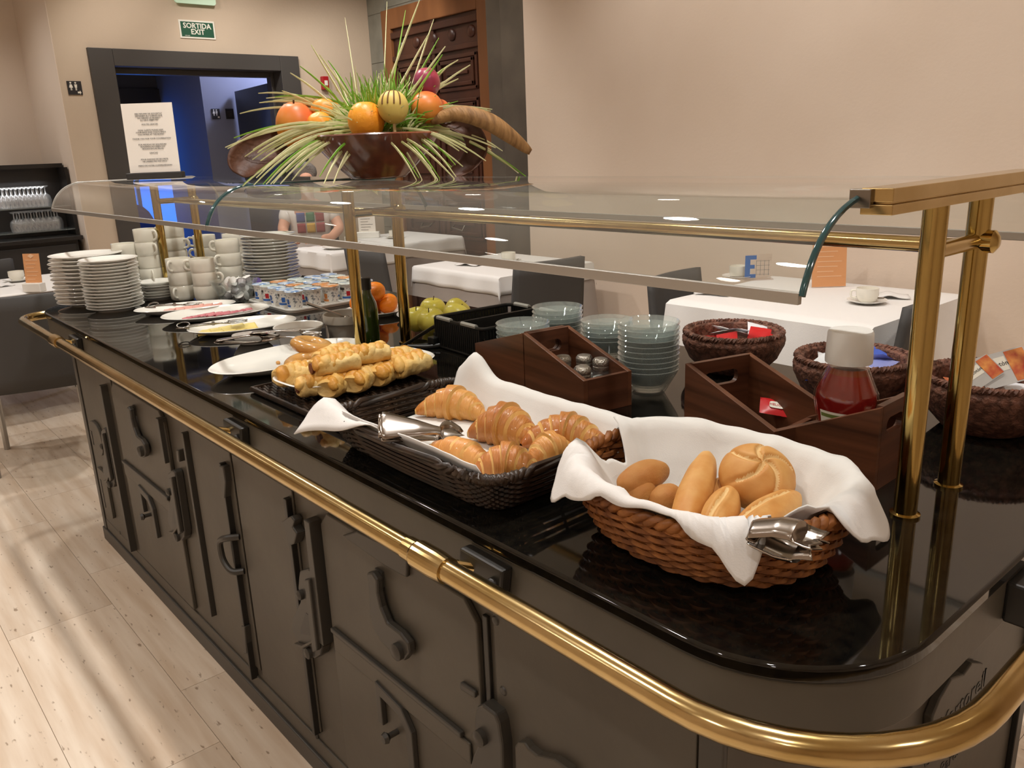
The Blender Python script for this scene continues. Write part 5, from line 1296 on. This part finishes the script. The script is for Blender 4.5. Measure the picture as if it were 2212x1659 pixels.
# ================================================================== ON TOP OF THE GUARD
def PD(px, py, depth):                       # point at a given distance along the view axis
    return CAM+ray(px, py)*depth
GT = GZ+.003
sp = P(338, 386, GT); sd_ = (sp-CAM).dot(FW)
sg = thing('notice_stand', 'printed white notice sheet in a dark wooden block on the glass', 'sign', (sp.x, sp.y, GT), math.atan2(RT.y, RT.x)+.10)
W_, H_ = .215, .298
B().prism(rrect(-.12, -.03, .12, .03, .012), 0, .028).obj('base_block', 'black_lac2', sg, 30, bevel=.004)
B().b2((-W_/2, -.0008, .02), (W_/2, .0008, .02+H_)).obj('sheet', 'paper', sg, 0).rotation_euler = (math.radians(-3), 0, 0)
SM = TR(0, -.0018, .02) @ RX(math.radians(-3)) @ frame((1, 0, 0), (0, 0, 1), (0, -1, 0), (0, 0, 0))
paras = [('PER MESURES DE SEGURETAT\nDEMANEM ALS CLIENTS QUE\nNO DEIXIN LES BOSSES I\nELS SEUS OBJECTES\n\nMOLTES GRACIES', .232), ('DEAR GUESTS PLEASE KEEP\nYOUR BAGS AND COATS WITH\nYOU WHILE AT THE BUFFET\n\nTHANK YOU FOR YOUR COOPERATION', .168), ('POR MEDIDAS DE SEGURIDAD\nROGAMOS NO DEJEN SUS\nBOLSOS EN LAS SILLAS\n\nGRACIAS', .108), ('POUR RAISONS DE SECURITE\nNE LAISSEZ PAS VOS SACS\n\nMERCI DE VOTRE COMPREHENSION', .050)]
for tx, z in paras:
    text('lettering', tx, .0088, 'ink', sg, SM @ TR(.004, z, 0), .0002, 'CENTER')
# ---- wooden bowl with fruit, grass and pods
bp = P(818, 384, GT); bd = (bp-CAM).dot(FW); bl = Vector((bp.x, bp.y, GT))
FB = 'fruit arrangement in the wooden bowl'
t = thing('fruit_bowl', 'shiny brown wooden bowl on the glass holding decorative fruit', 'bowl', bl)
B().lathe([(0, .003), (.082, 0), (.088, .006), (.125, .040), (.170, .090), (.190, .122), (.186, .126), (.176, .118), (.155, .085), (.10, .035), (0, .02)], 48).obj('bowl', 'bowl_wood', t, 50)
B().lathe([(0, .105), (.10, .100), (.165, .085)], 30).obj('moss', 'pod', t, 180)
def fruit(name, label, px, py, dia, off, mat, sy=1., ribs=0, stem=False, rot=(0, 0, 0), cat='fruit'):
    d = bd+off; c = PD(px, py, d); r = dia/2*d/F_PX
    th_ = thing(name, label, cat, c, 0, FB); th_.rotation_euler = rot
    def fn(v):
        k = 1-.07*abs(math.sin(ribs/2*math.atan2(v.y, v.x)))**.5*(1-v.z*v.z) if ribs else 1
        z = v.z-.12*math.exp(-(v.x**2+v.y**2)/.05)*(1 if v.z > 0 else 0); return (v.x*k, v.y*k, z)
    B().ball((0, 0, 0), (r, r, r*sy), nu=40, nv=22, fn=fn).obj('flesh', mat, th_, 180)
    if stem: B().tube([(0, 0, r*sy*.8), (.003, 0, r*sy*1.06)], .003, 6).obj('stem', 'stem', th_)
    return th_, r
fruit('mango', 'large red-orange mango at the left of the arrangement', 640, 272, 86, -.02, 'mango', 1.18, rot=(.1, .15, 0), stem=True)
fruit('gourd', 'ribbed yellow-orange gourd behind the mango', 703, 240, 68, .0, 'pumpkin', .8, 8)
fruit('gourd', 'second ribbed orange gourd hanging low beside the mango', 692, 272, 62, -.04, 'pumpkin', .95, 8, rot=(.5, .2, 0))
fruit('coconut', 'brown dried fruit behind the mango', 662, 226, 54, .08, 'pod_tan', .7)
fruit('orange', 'bright whole orange at the front of the bowl', 791, 261, 79, -.13, 'fruit_orange', 1.04)
_, r = fruit('lime_ball', 'pale yellow round fruit on a stick with brown lines', 849, 231, 67, -.16, 'fruit_yellow', 1.05)
lb = _; 
B().tube([(0, 0, -r), (0, 0, -r-.07)], .0045, 8).obj('stick', 'stick', lb)
for k in range(4):
    a0 = -.6+.4*k; pts = []
    for i in range(10):
        f = -.1+1.3*i/9; y = math.sin(f); x = math.sin(a0)*math.cos(f)
        v = (-FW*math.cos(a0)*math.cos(f)+RT*math.sin(a0)*math.cos(f)+UP*math.sin(f))*r*1.02; pts.append(v)
    B().tube(pts, .0022, 5).obj('line', 'brown_line', lb, 60)
fruit('plum', 'glossy purple-red plum high on the right of the grass', 922, 178, 58, -.02, 'stone_fruit_r', 1.08)
fruit('peach', 'red-orange peach under the plum', 922, 232, 70, -.04, 'mango', .95, rot=(.4, .2, 1))
fruit('apple', 'yellow-red apple tucked beside the peach', 950, 240, 50, .04, 'mango', .95, rot=(1.4, .2, 2))
# pods
def pod(label, pts, wid, mat, offs, curl=1., name='seed_pod', sgn=1):
    pp = smoothpath([PD(a, b, bd+o) for (a, b), o in zip(pts, offs)], 8); N = len(pp); c0 = sum(pp, Vector())/N
    th_ = thing(name, label, 'seed pod', c0, 0, FB)
    def fn(u, v):
        i = min(int(u*(N-1)), N-2); f = u*(N-1)-i; p = pp[i].lerp(pp[i+1], f); tg = (pp[i+1]-pp[i]).normalized(); s = tg.cross(FW).normalized(); w_ = wid*(math.sin(pi*(.04+.92*u))**.6)
        a = (v-.5)*2.4*curl; return p-c0+s*(w_*math.sin(a))+FW*(sgn*w_*(.75-math.cos(a))*.9)
    B().grid(fn, 30, 11).obj('shell', mat, th_, 60, solid=.004); return th_
pod('open brown seed pod lying at the left of the bowl', [(518, 378), (540, 350), (585, 318), (640, 290)], .062, 'pod', [-.10, -.08, -.03, .02], 1.1, sgn=-1)
pod('curved tan seed pod arching out on the right', [(930, 262), (985, 243), (1050, 258), (1100, 290), (1146, 328)], .026, 'pod_tan', [-.05, -.08, -.08, -.05, 0], 1.1)
pod('dark hollow seed pod below the tan pod', [(950, 260), (1010, 280), (1030, 320), (1010, 355), (965, 382)], .034, 'pod', [0, -.02, .02, .03, .02], 1., sgn=-1)
# grass: long blades one by one, the dense tuft as stuff
gt = thing('grass_tuft', 'bushy tuft of artificial green and pale grass blades in the bowl', 'grass', bl+Vector((0, 0, .10)), 0, FB); g0_ = Vector(gt.location)
LONG = [(505, 298, -.1), (545, 345, -.1), (560, 222, 0), (612, 198, 0), (648, 143, .05), (690, 118, 0), (745, 38, .05), (836, 4, .1), (876, 22, .05), (908, -4, 0), (937, 42, .05), (925, 75, 0), (948, 82, .1), (962, 100, -.05), (1016, 140, 0), (990, 170, .05), (958, 148, 0), (524, 402, -.16), (548, 400, -.18), (575, 398, -.2), (600, 386, -.2), (618, 372, -.15), (700, 396, -.22), (556, 330, -.1), (590, 350, -.1), (1120, 374, .05), (1085, 345, .1), (985, 382, -.2), (950, 386, -.2), (1000, 360, -.15), (1048, 302, 0), (1068, 268, 0), (1020, 250, .05), (722, 152, .1), (640, 235, .05), (1010, 330, -.1), (905, 385, -.22), (718, 400, -.2), (612, 225, 0), (575, 212, .05), (1030, 315, .1), (1060, 240, .15)]
rg = random.Random(8)
LONG += [(px+rg.uniform(-34, 34), min(py+rg.uniform(-22, 22), 400), o+rg.uniform(-.06, .06)) for (px, py, o) in LONG if py > 90]+[(px+rg.uniform(-45, 45), min(py+rg.uniform(-25, 25), 398), o+rg.uniform(-.06, .06)) for (px, py, o) in LONG if py > 200]
for i, (px, py, o) in enumerate(LONG):
    e = PD(px, py, bd+o); s = g0_+Vector((rg.uniform(-.06, .06), rg.uniform(-.06, .06), .02))
    up = .5 if py < 200 else (.9 if py < 320 else 1.25)
    L_ = (e-s).length; m = s.lerp(e, .45)+Vector((0, 0, L_*.22*up if py > 120 else 0))
    pts = [s*(1-t_)**2+m*2*t_*(1-t_)+e*t_*t_ for t_ in [k/12 for k in range(13)]]
    B().tube([p-g0_ for p in pts], [.0030]*9+[.0027, .0024, .0019, .0011], 5, sq=(1.3, .6)).obj('grass_blade', 'grass_y' if i % 4 else 'grass_g', gt, 60)
gg, gy = B(), B()
for i in range(900):
    a = rg.uniform(0, 2*pi); el = rg.uniform(.45, 1.5); L_ = rg.uniform(.08, .20); s = Vector((rg.uniform(-.09, .07), rg.uniform(-.03, .10), rg.uniform(0, .03)))
    d = Vector((math.cos(a)*math.cos(el), math.sin(a)*math.cos(el), math.sin(el))); e = s+d*L_+Vector((0, 0, -.25*L_*math.cos(el))); m = s+d*L_*.55+Vector((0, 0, .10*L_))
    pts = [s*(1-t_)**2+m*2*t_*(1-t_)+e*t_*t_ for t_ in (0, .35, .7, 1)]
    (gg if i % 4 else gy).tube(pts, [.0034, .003, .0022, .001], 4, sq=(1.2, .6), caps=False)
gg.obj('green_tuft', 'grass_g', gt, 60, kind='stuff'); gy.obj('pale_tuft', 'grass_y', gt, 60, kind='stuff')
# ================================================================== TABLES AND CHAIRS
TZ = .75
def dining_table(label, x0, x1, y0, y1, drop, under=True, clabel='', ulabel='', rz=0., group=None):
    c = ((x0+x1)/2, (y0+y1)/2); a, b = (x1-x0)/2, (y1-y0)/2
    t = thing('dining_table', label, 'table', (*c, 0), rz)
    B().b2((-a, -b, TZ-.035), (a, b, TZ-.008)).obj('table_top', 'walnut', t, 0)
    for sx in (-1, 1):
        for sy in (-1, 1): B().b2((sx*(a-.06)-.02, sy*(b-.06)-.02, 0), (sx*(a-.06)+.02, sy*(b-.06)+.02, TZ-.035)).obj('leg', 'black_lac2', t, 0)
    def cloth(ext, zt, mat, name, lab, out):
        A, Bq = a+ext, b+ext; n = 44
        def fn(u, v):
            x, y = (u-.5)*2*A, (v-.5)*2*Bq; dx, dy = max(0, abs(x)-a-out), max(0, abs(y)-b-out); h = math.hypot(dx, dy)
            X = math.copysign(min(abs(x), a+out)+dx*.10*(1 if not dy else 1.1), x); Y = math.copysign(min(abs(y), b+out)+dy*.10*(1 if not dx else 1.1), y)
            wv = 0 if h < .01 else .010*math.sin((x if dy else y)*22+1)*min(1, h/.12)
            if dy and not dx: Y += wv
            if dx and not dy: X += wv
            return (X, Y, zt-h-(.002*fbm(x*9, y*9) if h > 0 else 0))
        o = B().grid(fn, n, n).obj(name, mat, None, 50, solid=.002); o.location = (*c, 0); o.rotation_euler = (0, 0, rz); tag(o, lab, 'tablecloth'); return o
    if under: cloth(.62 if under is True else under, TZ, 'cloth_grey', 'under_cloth', ulabel, .006)
    cloth(drop, TZ+.004, 'cloth_white', 'tablecloth', clabel, .012)
    return t
def dining_chair(label, p, q, side, h=.86, group='grey dining chairs'):
    """p,q: ends of the top edge of the back; side=+1/-1: which way the seat points"""
    p, q = Vector((p.x, p.y, 0)), Vector((q.x, q.y, 0)); d = (q-p).normalized(); c = (p+q)/2; w_ = .46
    rz = math.atan2(d.y, d.x)+(0 if side > 0 else pi)
    t = thing('dining_chair', label, 'chair', (c.x, c.y, 0), rz, group)
    B().grid(lambda u, v: ((u-.5)*w_*(1-.06*v), -.02-.05*v+.035*(1-((u-.5)*2)**2)*-1*(.4+.6*v), .40+v*(h-.40)), 14, 8).obj('backrest', 'chair_grey', t, 50, solid=.03)
    B().prism(rrect(-w_/2, -.02, w_/2, .43, .04), .415, .465).obj('seat', 'chair_grey', t, 30, bevel=.012)
    for sx in (-1, 1):
        B().tube([(sx*(w_/2-.02), -.05, 0), (sx*(w_/2-.03), 0, .43)], .0145, 10).obj('leg', 'chair_leg', t); B().tube([(sx*(w_/2-.02), .41, 0), (sx*(w_/2-.03), .39, .43)], .0145, 10).obj('leg', 'chair_leg', t)
    return t
def cup_saucer(loc, rz, lab):
    s = thing('cup_and_saucer', lab, 'cup', loc, rz)
    B().lathe([(0, .001), (.04, 0), (.05, .004), (.078, .015), (.078, .017), (.045, .007), (0, .006)], 30).obj('saucer', 'white_porc', s, 50)
    r, h = .044, .058; B().lathe([(0, .010), (r*.6, .006), (r*.8, .014), (r, h*.6), (r, h+.006), (r*.94, h+.006), (r*.9, h*.4), (0, .016)], 28).obj('bowl', 'cup_porc', s, 50)
    B().tube(smoothpath([(r*.97, 0, h*.9), (r*1.4, 0, h*.85), (r*1.4, 0, h*.45), (r*.95, 0, h*.35)], 5), .0045, 8).obj('handle', 'cup_porc', s, 60)
    B().tube([(-.06, -.045, .017), (-.02, -.052, .016), (.05, -.05, .017)], [.004, .0022, .0022], 6).obj('teaspoon', 'steel', s, 60)
    return s
def card(loc, rz, w_, h_, lab, block=True):
    t = thing('table_card', lab, 'card', loc, rz)
    B().b2((-w_/2, -.0015, .004), (w_/2, .0015, h_)).obj('sheet', 'card_orange', t, 0).rotation_euler = (math.radians(-6), 0, 0)
    for k in range(7):
        B().b2((-w_*.36, -.0026, h_*(.82-.10*k)), (w_*(.36-.12*(k % 3)), -.0016, h_*(.835-.10*k))).obj('text_line', 'card_line', t, 0).rotation_euler = (math.radians(-6), 0, 0)
    B().prism([(0, 0), (.02, .012), (0, .024), (-.02, .012)], -.0028, -.0018, frame((1, 0, 0), (0, 0, 1), (0, 1, 0), (0, 0, h_*.88))).obj('emblem', 'card_line', t, 0).rotation_euler = (math.radians(-6), 0, 0)
    if block: B().b2((-w_*.55, -.025, 0), (w_*.55, .025, .05)).obj('holder', 'white_porc', t, 0, bevel=.004)
    return t
def folded(loc, rz, lab, s=.16):
    o = B().grid(lambda u, v: ((u-.5)*s, (v-.5)*s*.7, .006+.012*math.exp(-((u-.5)/.18)**2)+.004*math.sin(v*6)), 12, 8).obj('folded_napkin', 'napkin', None, 60, solid=.003); o.location = loc; o.rotation_euler = (0, 0, rz); return tag(o, lab, 'napkin')
ra_ = math.atan2(RT.y, RT.x)
ZC = TZ+.0055
# table by the beige wall
q = P(1455, 652, TZ)
dining_table('rectangular dining table against the beige wall', -2.26, -1.36, 2.86, 3.71, .50, False, 'long white tablecloth reaching low on the wall-side table', '')
lc = P(1632, 604, ZC)
t = thing('letter_stand', 'small clear stand with a blue letter and wire grid', 'stand', (lc.x, lc.y, ZC), ra_)
B().b2((-.055, -.001, .0), (.075, .001, .125)).obj('acrylic', 'bottle_glass', t, 0)
B().b2((-.055, -.004, .01), (-.03, -.001, .12)).b2((-.0305, -.004, .10), (.0, -.001, .12)).b2((-.0305, -.004, .055), (-.008, -.001, .074)).b2((-.0305, -.004, .01), (-.002, -.001, .028)).obj('letter', 'letter_blue', t, 0)
for k in range(4):
    B().b2((.0+.02*k, -.003, .02), (.0012+.02*k, -.0015, .095)).obj('grid_wire', 'grid_dark', t, 0); B().b2((-.0, -.003, .025+.022*k), (.066, -.0015, .0262+.022*k)).obj('grid_wire', 'grid_dark', t, 0)
B().b2((-.06, -.03, 0), (.08, .03, .006)).obj('foot', 'bottle_glass', t, 0)
cp = P(1790, 621, ZC); card((cp.x, cp.y, ZC), ra_, .155, .225, 'orange menu card standing on the wall-side table', False)
cu = P(1872, 655, ZC); cup_saucer((cu.x, cu.y, ZC), ra_+2.6, 'white cup and saucer with teaspoon on wall-side table')
cu = P(1600, 606, ZC); cup_saucer((cu.x-.05, cu.y+.05, ZC), 1, 'white cup and saucer behind the blue letter stand')
fp = P(1945, 645, ZC); folded((fp.x-.05, fp.y, ZC), .5, 'folded white napkin beside the cup by the wall'); fp = P(1545, 635, ZC); folded((fp.x, fp.y, ZC), .2, 'folded white napkin at the end of wall-side table')
dining_chair('grey chair at the end of wall-side table, bluish back', P(1428, 607, .83), P(1540, 578, .83), -1, .83)
pc = P(1908, 664, .86); dining_chair('grey chair seen behind the near brass posts', pc, pc+Vector((-.10, .45, 0)), 1)
# middle table
m0 = P(880, 577, TZ); m1 = P(1095, 597, TZ)
ym_ = (m0.y+m1.y)/2
dining_table('small dining table in front of the stone door surround', m0.x, m1.x, ym_, ym_+.72, .11, .55, 'white overcloth with pointed corners on the middle table', 'grey undercloth hanging below the white one on the middle table')
c_ = P(967, 545, ZC); cup_saucer((m0.x+.42, ym_+.40, ZC), 2.2, 'white cup and saucer on the middle table'); folded((m0.x+.3, ym_+.2, ZC), .3, 'folded white napkin on the middle table')
dining_chair('grey chair pulled up at the end of the middle table', P(1116, 566, .86), P(1222, 553, .86), 1)
dining_chair('dark grey chair between the tables behind the mid brass posts', P(768, 534, .86), P(850, 544, .86), 1)
# table with the seated person
t0x, t0y = P(650, 538, TZ), P(748, 544, TZ)
dining_table('dining table where a person is seated', -5.86, t0y.x+.01, t0x.y-.02, t0x.y+.56, .14, .5, 'white overcloth with a pointed corner on the occupied table', 'grey undercloth below the white cloth on the occupied table')
pl_ = plate_proto(.11, 'dinner_plate', 'white plate lying on the occupied table', 'plate on table'); pl_.location = (t0y.x-.2, t0x.y+.15, ZC)
cup_saucer((t0y.x-.35, t0x.y+.35, ZC), 0, 'white cup and saucer in front of the seated person')
# back table with a white card
bt = P(795, 515, TZ)
dining_table('dining table near the carved door', bt.x-.16, bt.x+.62, bt.y-.08, min(bt.y+.5, YM-.14), .12, .5, 'white overcloth on the table near the carved door', 'grey undercloth on the table near the carved door')
t = thing('menu_card', 'white printed menu card standing on the table near the carved door', 'card', (bt.x, bt.y, ZC), ra_)
B().b2((-.07, -.001, .03), (.07, .001, .27)).obj('sheet', 'paper', t, 0); B().b2((-.10, -.03, 0), (.10, .03, .05)).obj('holder', 'white_porc', t, 0, bevel=.004)
for k in range(9): B().b2((-.05, -.0022, .24-.022*k), (.05-.02*(k % 3), -.0012, .243-.022*k)).obj('text_line', 'ink', t, 0)
cup_saucer((bt.x+.25, bt.y+.1, ZC), 1.2, 'white cup and saucer on the table near the carved door')
# left table, card, cup, chair
l0 = P(0, 638, .86); l1 = P(116, 627, .86)
ld_ = (l0-l1).normalized(); dining_chair('dark grey chair with steel legs by the counter end', l1+ld_*.40, l1-ld_*.06, 1)
lt = P(60, 615, TZ)
dining_table('dining table next to the black glass cabinet', lt.x-.40, lt.x+.38, lt.y-.55, lt.y+.30, .02, .3, 'white cloth covering the table next to the black cabinet', 'grey undercloth of the table next to the black cabinet')
cp = P(76, 630, ZC); card((cp.x, cp.y, ZC), ra_-.15, .10, .21, 'orange menu card in a white block near the black cabinet')
cu = P(38, 608, ZC); cup_saucer((cu.x, cu.y, ZC), 2.9, 'white cup and saucer near the black cabinet')
fp = P(5, 618, ZC); folded((fp.x, fp.y, ZC), .4, 'folded white napkin near the black cabinet', .12)
# second chair of that table, only legs show
dining_chair('grey chair at the far side of the cabinet table', Vector((lt.x-.66, lt.y+.05, 0)), Vector((lt.x-.62, lt.y-.41, 0)), -1)
# ================================================================== BLACK CABINET WITH GLASSES
xf = -6.92; cyr = yc0-.012; ztp = PX(90, 354, -7.1).z
cbn = thing('glass_cabinet', 'black back-bar cabinet with two glass shelves and a low counter', 'cabinet', (-7.45, cyr-1.2, 0)); o3 = -Vector(cbn.location)
def cab(g, name, mat, **k): o = g.obj(name, mat, cbn, **k); o.location = o3; return o
zc_ = PX(80, 515, -6.95).z; zs1 = PX(60, 448, -7.05).z; zs2 = PX(60, 500, -7.05).z
cab(B().b2((xr+.002, cyr-2.4, zc_), (-7.20, cyr, ztp)), 'back_panel', 'black_lac', smooth=0)
cab(B().b2((-7.20, cyr-2.4, ztp-.03), (-7.10, cyr, ztp)), 'top_rail', 'black_lac', smooth=0)
cab(B().b2((xr+.002, cyr-2.4, 0), (xf, cyr-.03, zc_-.03)), 'base_unit', 'black_lac2', smooth=0)
cab(B().b2((xr+.002, cyr-2.4, zc_-.03), (xf+.05, cyr, zc_)), 'counter_top', 'black_lac', smooth=0, bevel=.003)
cab(B().b2((-7.20, cyr-.02, zc_), (-6.97, cyr, ztp-.03)), 'side_panel', 'black_lac', smooth=0)
for z in (zs1, zs2): cab(B().b2((-7.20, cyr-2.4, z-.008), (-6.98, cyr-.02, z)), 'shelf', 'bowl_glass', smooth=0)
for k in range(4):
    y0_ = cyr-.05-.6*k; cab(B().b2((xf, y0_-.57, .08), (xf+.018, y0_, zc_-.06)), 'door', 'black_lac2', smooth=0, bevel=.003)
wg0 = None
for row, (z, n, pxa, pxb) in enumerate(((zs1, 11, 2, 96), (zs2, 8, 34, 122))):
    for dep in range(2):
        for i in range(n):
            px_ = pxa+(pxb-pxa)*i/(n-1); p = PX(px_, 440+row*50, -7.04-.09*dep)
            loc = (p.x, p.y+.02*dep, z+.001); lab = 'stemmed glass upside down on the %s cabinet shelf' % ('brightly lit upper' if row == 0 else 'dim lower')
            if wg0 is None:
                wg0 = thing('wine_glass', lab, 'glass', loc, 0, 'glasses in the black cabinet')
                B().lathe([(.030, 0), (.036, .04), (.030, .075), (.006, .095), (.004, .13), (.028, .145), (.028, .147), (0, .146)], 14).obj('bowl', 'cabinet_glass', wg0, 60)
            else: dup(wg0, loc, label=lab)
    # shelf light over each shelf
ld = bpy.data.lights.new('cabinet_strip', 'AREA'); ld.shape = 'RECTANGLE'; ld.size = .05; ld.size_y = 1.6; ld.energy = 3; ld.color = (.95, .97, 1)
lo = bpy.data.objects.new('cabinet_strip', ld); COL.objects.link(lo); lo.location = (-7.07, cyr-.9, zs1+.185)
# ================================================================== SEATED PERSON
pc = Vector((-6.22, 3.20, 0)); face = math.atan2(-(pc.y-.3), -(pc.x))   # looks toward the room
pe = thing('person', 'seated person in a white printed shirt with arms on the table', 'person', pc, face-pi/2)
def skinobj(name, verts, edges, radii, mat, root=0, sub=2):
    me = bpy.data.meshes.new(name); me.from_pydata(verts, edges, []); me.materials.append(MATS[mat]); o = bpy.data.objects.new(name, me); COL.objects.link(o); o.parent = pe
    m = o.modifiers.new('skin', 'SKIN'); m.use_smooth_shade = True
    for i, r in enumerate(radii): me.skin_vertices[0].data[i].radius = r if isinstance(r, tuple) else (r, r)
    for i in range(len(verts)): me.skin_vertices[0].data[i].use_root = (i == root)
    d = o.modifiers.new('sub', 'SUBSURF'); d.levels = sub; d.render_levels = sub; return o
# local: +y forward
V_ = [(0, 0, .50), (0, -.01, .68), (0, .0, .88), (0, .01, 1.02), (0, .03, 1.09), (0, .05, 1.15), (0, .06, 1.24), (0, .05, 1.31),
      (.17, .0, 1.00), (.23, .08, .85), (.16, .30, .80), (.10, .38, .80), (-.17, .0, 1.00), (-.23, .08, .85), (-.14, .28, .80), (-.06, .37, .80),
      (.10, .02, .48), (.13, .42, .50), (.13, .44, .10), (.13, .52, .04), (-.10, .02, .48), (-.13, .42, .50), (-.13, .44, .10), (-.13, .52, .04)]
E_ = [(0, 1), (1, 2), (2, 3), (3, 4), (4, 5), (5, 6), (6, 7), (3, 8), (8, 9), (9, 10), (10, 11), (3, 12), (12, 13), (13, 14), (14, 15), (0, 16), (16, 17), (17, 18), (18, 19), (0, 20), (20, 21), (21, 22), (22, 23)]
R_ = [(.15, .11), (.14, .10), (.16, .10), (.12, .08), .05, .055, (.075, .09), (.06, .07), .055, .045, .035, (.035, .018), .055, .045, .035, (.035, .018), .085, .06, .045, .04, .085, .06, .045, .04]
skinobj('body', V_, E_, R_, 'skin')
skinobj('shirt', [V_[0], V_[1], V_[2], V_[3], V_[8], (.215, .05, .90), V_[12], (-.215, .05, .90)], [(0, 1), (1, 2), (2, 3), (3, 4), (4, 5), (3, 6), (6, 7)], [(.165, .125), (.158, .118), (.178, .118), (.115, .09), .072, .068, .072, .068], 'shirt')
skinobj('trousers', [(0, 0, .50), (.10, .02, .48), (.13, .42, .50), (.13, .44, .12), (-.10, .02, .48), (-.13, .42, .50), (-.13, .44, .12)], [(0, 1), (1, 2), (2, 3), (0, 4), (4, 5), (5, 6)], [(.165, .12), .095, .075, .06, .095, .075, .06], 'trousers')
for s in (-1, 1):
    for k in range(5):
        b0 = Vector((s*(.09-.012*k)-.0, .40, .795)); e = b0+Vector((s*(-.01-.004*k), .055+.008*math.sin(pi*k/4), -.012)) if k else Vector((s*.06, .41, .79))
        B().tube([b0, b0.lerp(e, .5)+Vector((0, 0, .008)), e], [.0095, .009, .007], 8).obj('finger', 'skin', pe, 60)
B().ball((0, .035, 1.30), (.092, .105, .085), nu=28, nv=16, fn=lambda v: (v.x*(1+.06*fbm(v.x*5, v.y*5, v.z*5)), min(v.y, .62)*(1+.08*fbm(v.z*5, v.x*5)), v.z)).obj('hair', 'hair', pe, 180)
for s in (-1, 1):
    B().ball((s*.032, .135, 1.245), (.012, .008, .007), nu=12, nv=8).obj('eye', 'eye_white', pe); B().ball((s*.032, .141, 1.245), (.005, .004, .005), nu=10, nv=6).obj('iris', 'eye_dark', pe)
    B().ball((s*.078, .055, 1.235), (.012, .02, .03), nu=12, nv=8).obj('ear', 'skin', pe); B().tube([(s*.018, .142, 1.264), (s*.046, .134, 1.263)], .004, 6).obj('eyebrow', 'hair', pe)
B().ball((0, .150, 1.218), (.014, .018, .024), nu=14, nv=10).obj('nose', 'skin', pe, 180); B().ball((0, .138, 1.180), (.024, .008, .006), nu=12, nv=8).obj('mouth', 'lip', pe, 180)
cols = ['print_red', 'print_green', 'print_blue', 'print_red', 'print_yellow', 'print_red']
for k in range(6):
    x = (-.075+.075*(k % 3)); z = .955-.085*(k//3)
    B().grid(lambda u, v: (x+(u-.5)*.066, .118-.35*(x+(u-.5)*.066)**2, z+(v-.5)*.076), 5, 5).obj('shirt_print', cols[k], pe, 60, solid=.002)
# chair under the person
dining_chair('grey chair of the seated person', pc+Vector((math.cos(face+pi)*.14+math.cos(face+pi/2)*.23, math.sin(face+pi)*.14+math.sin(face+pi/2)*.23, 0)), pc+Vector((math.cos(face+pi)*.14-math.cos(face+pi/2)*.23, math.sin(face+pi)*.14-math.sin(face+pi/2)*.23, 0)), -1)
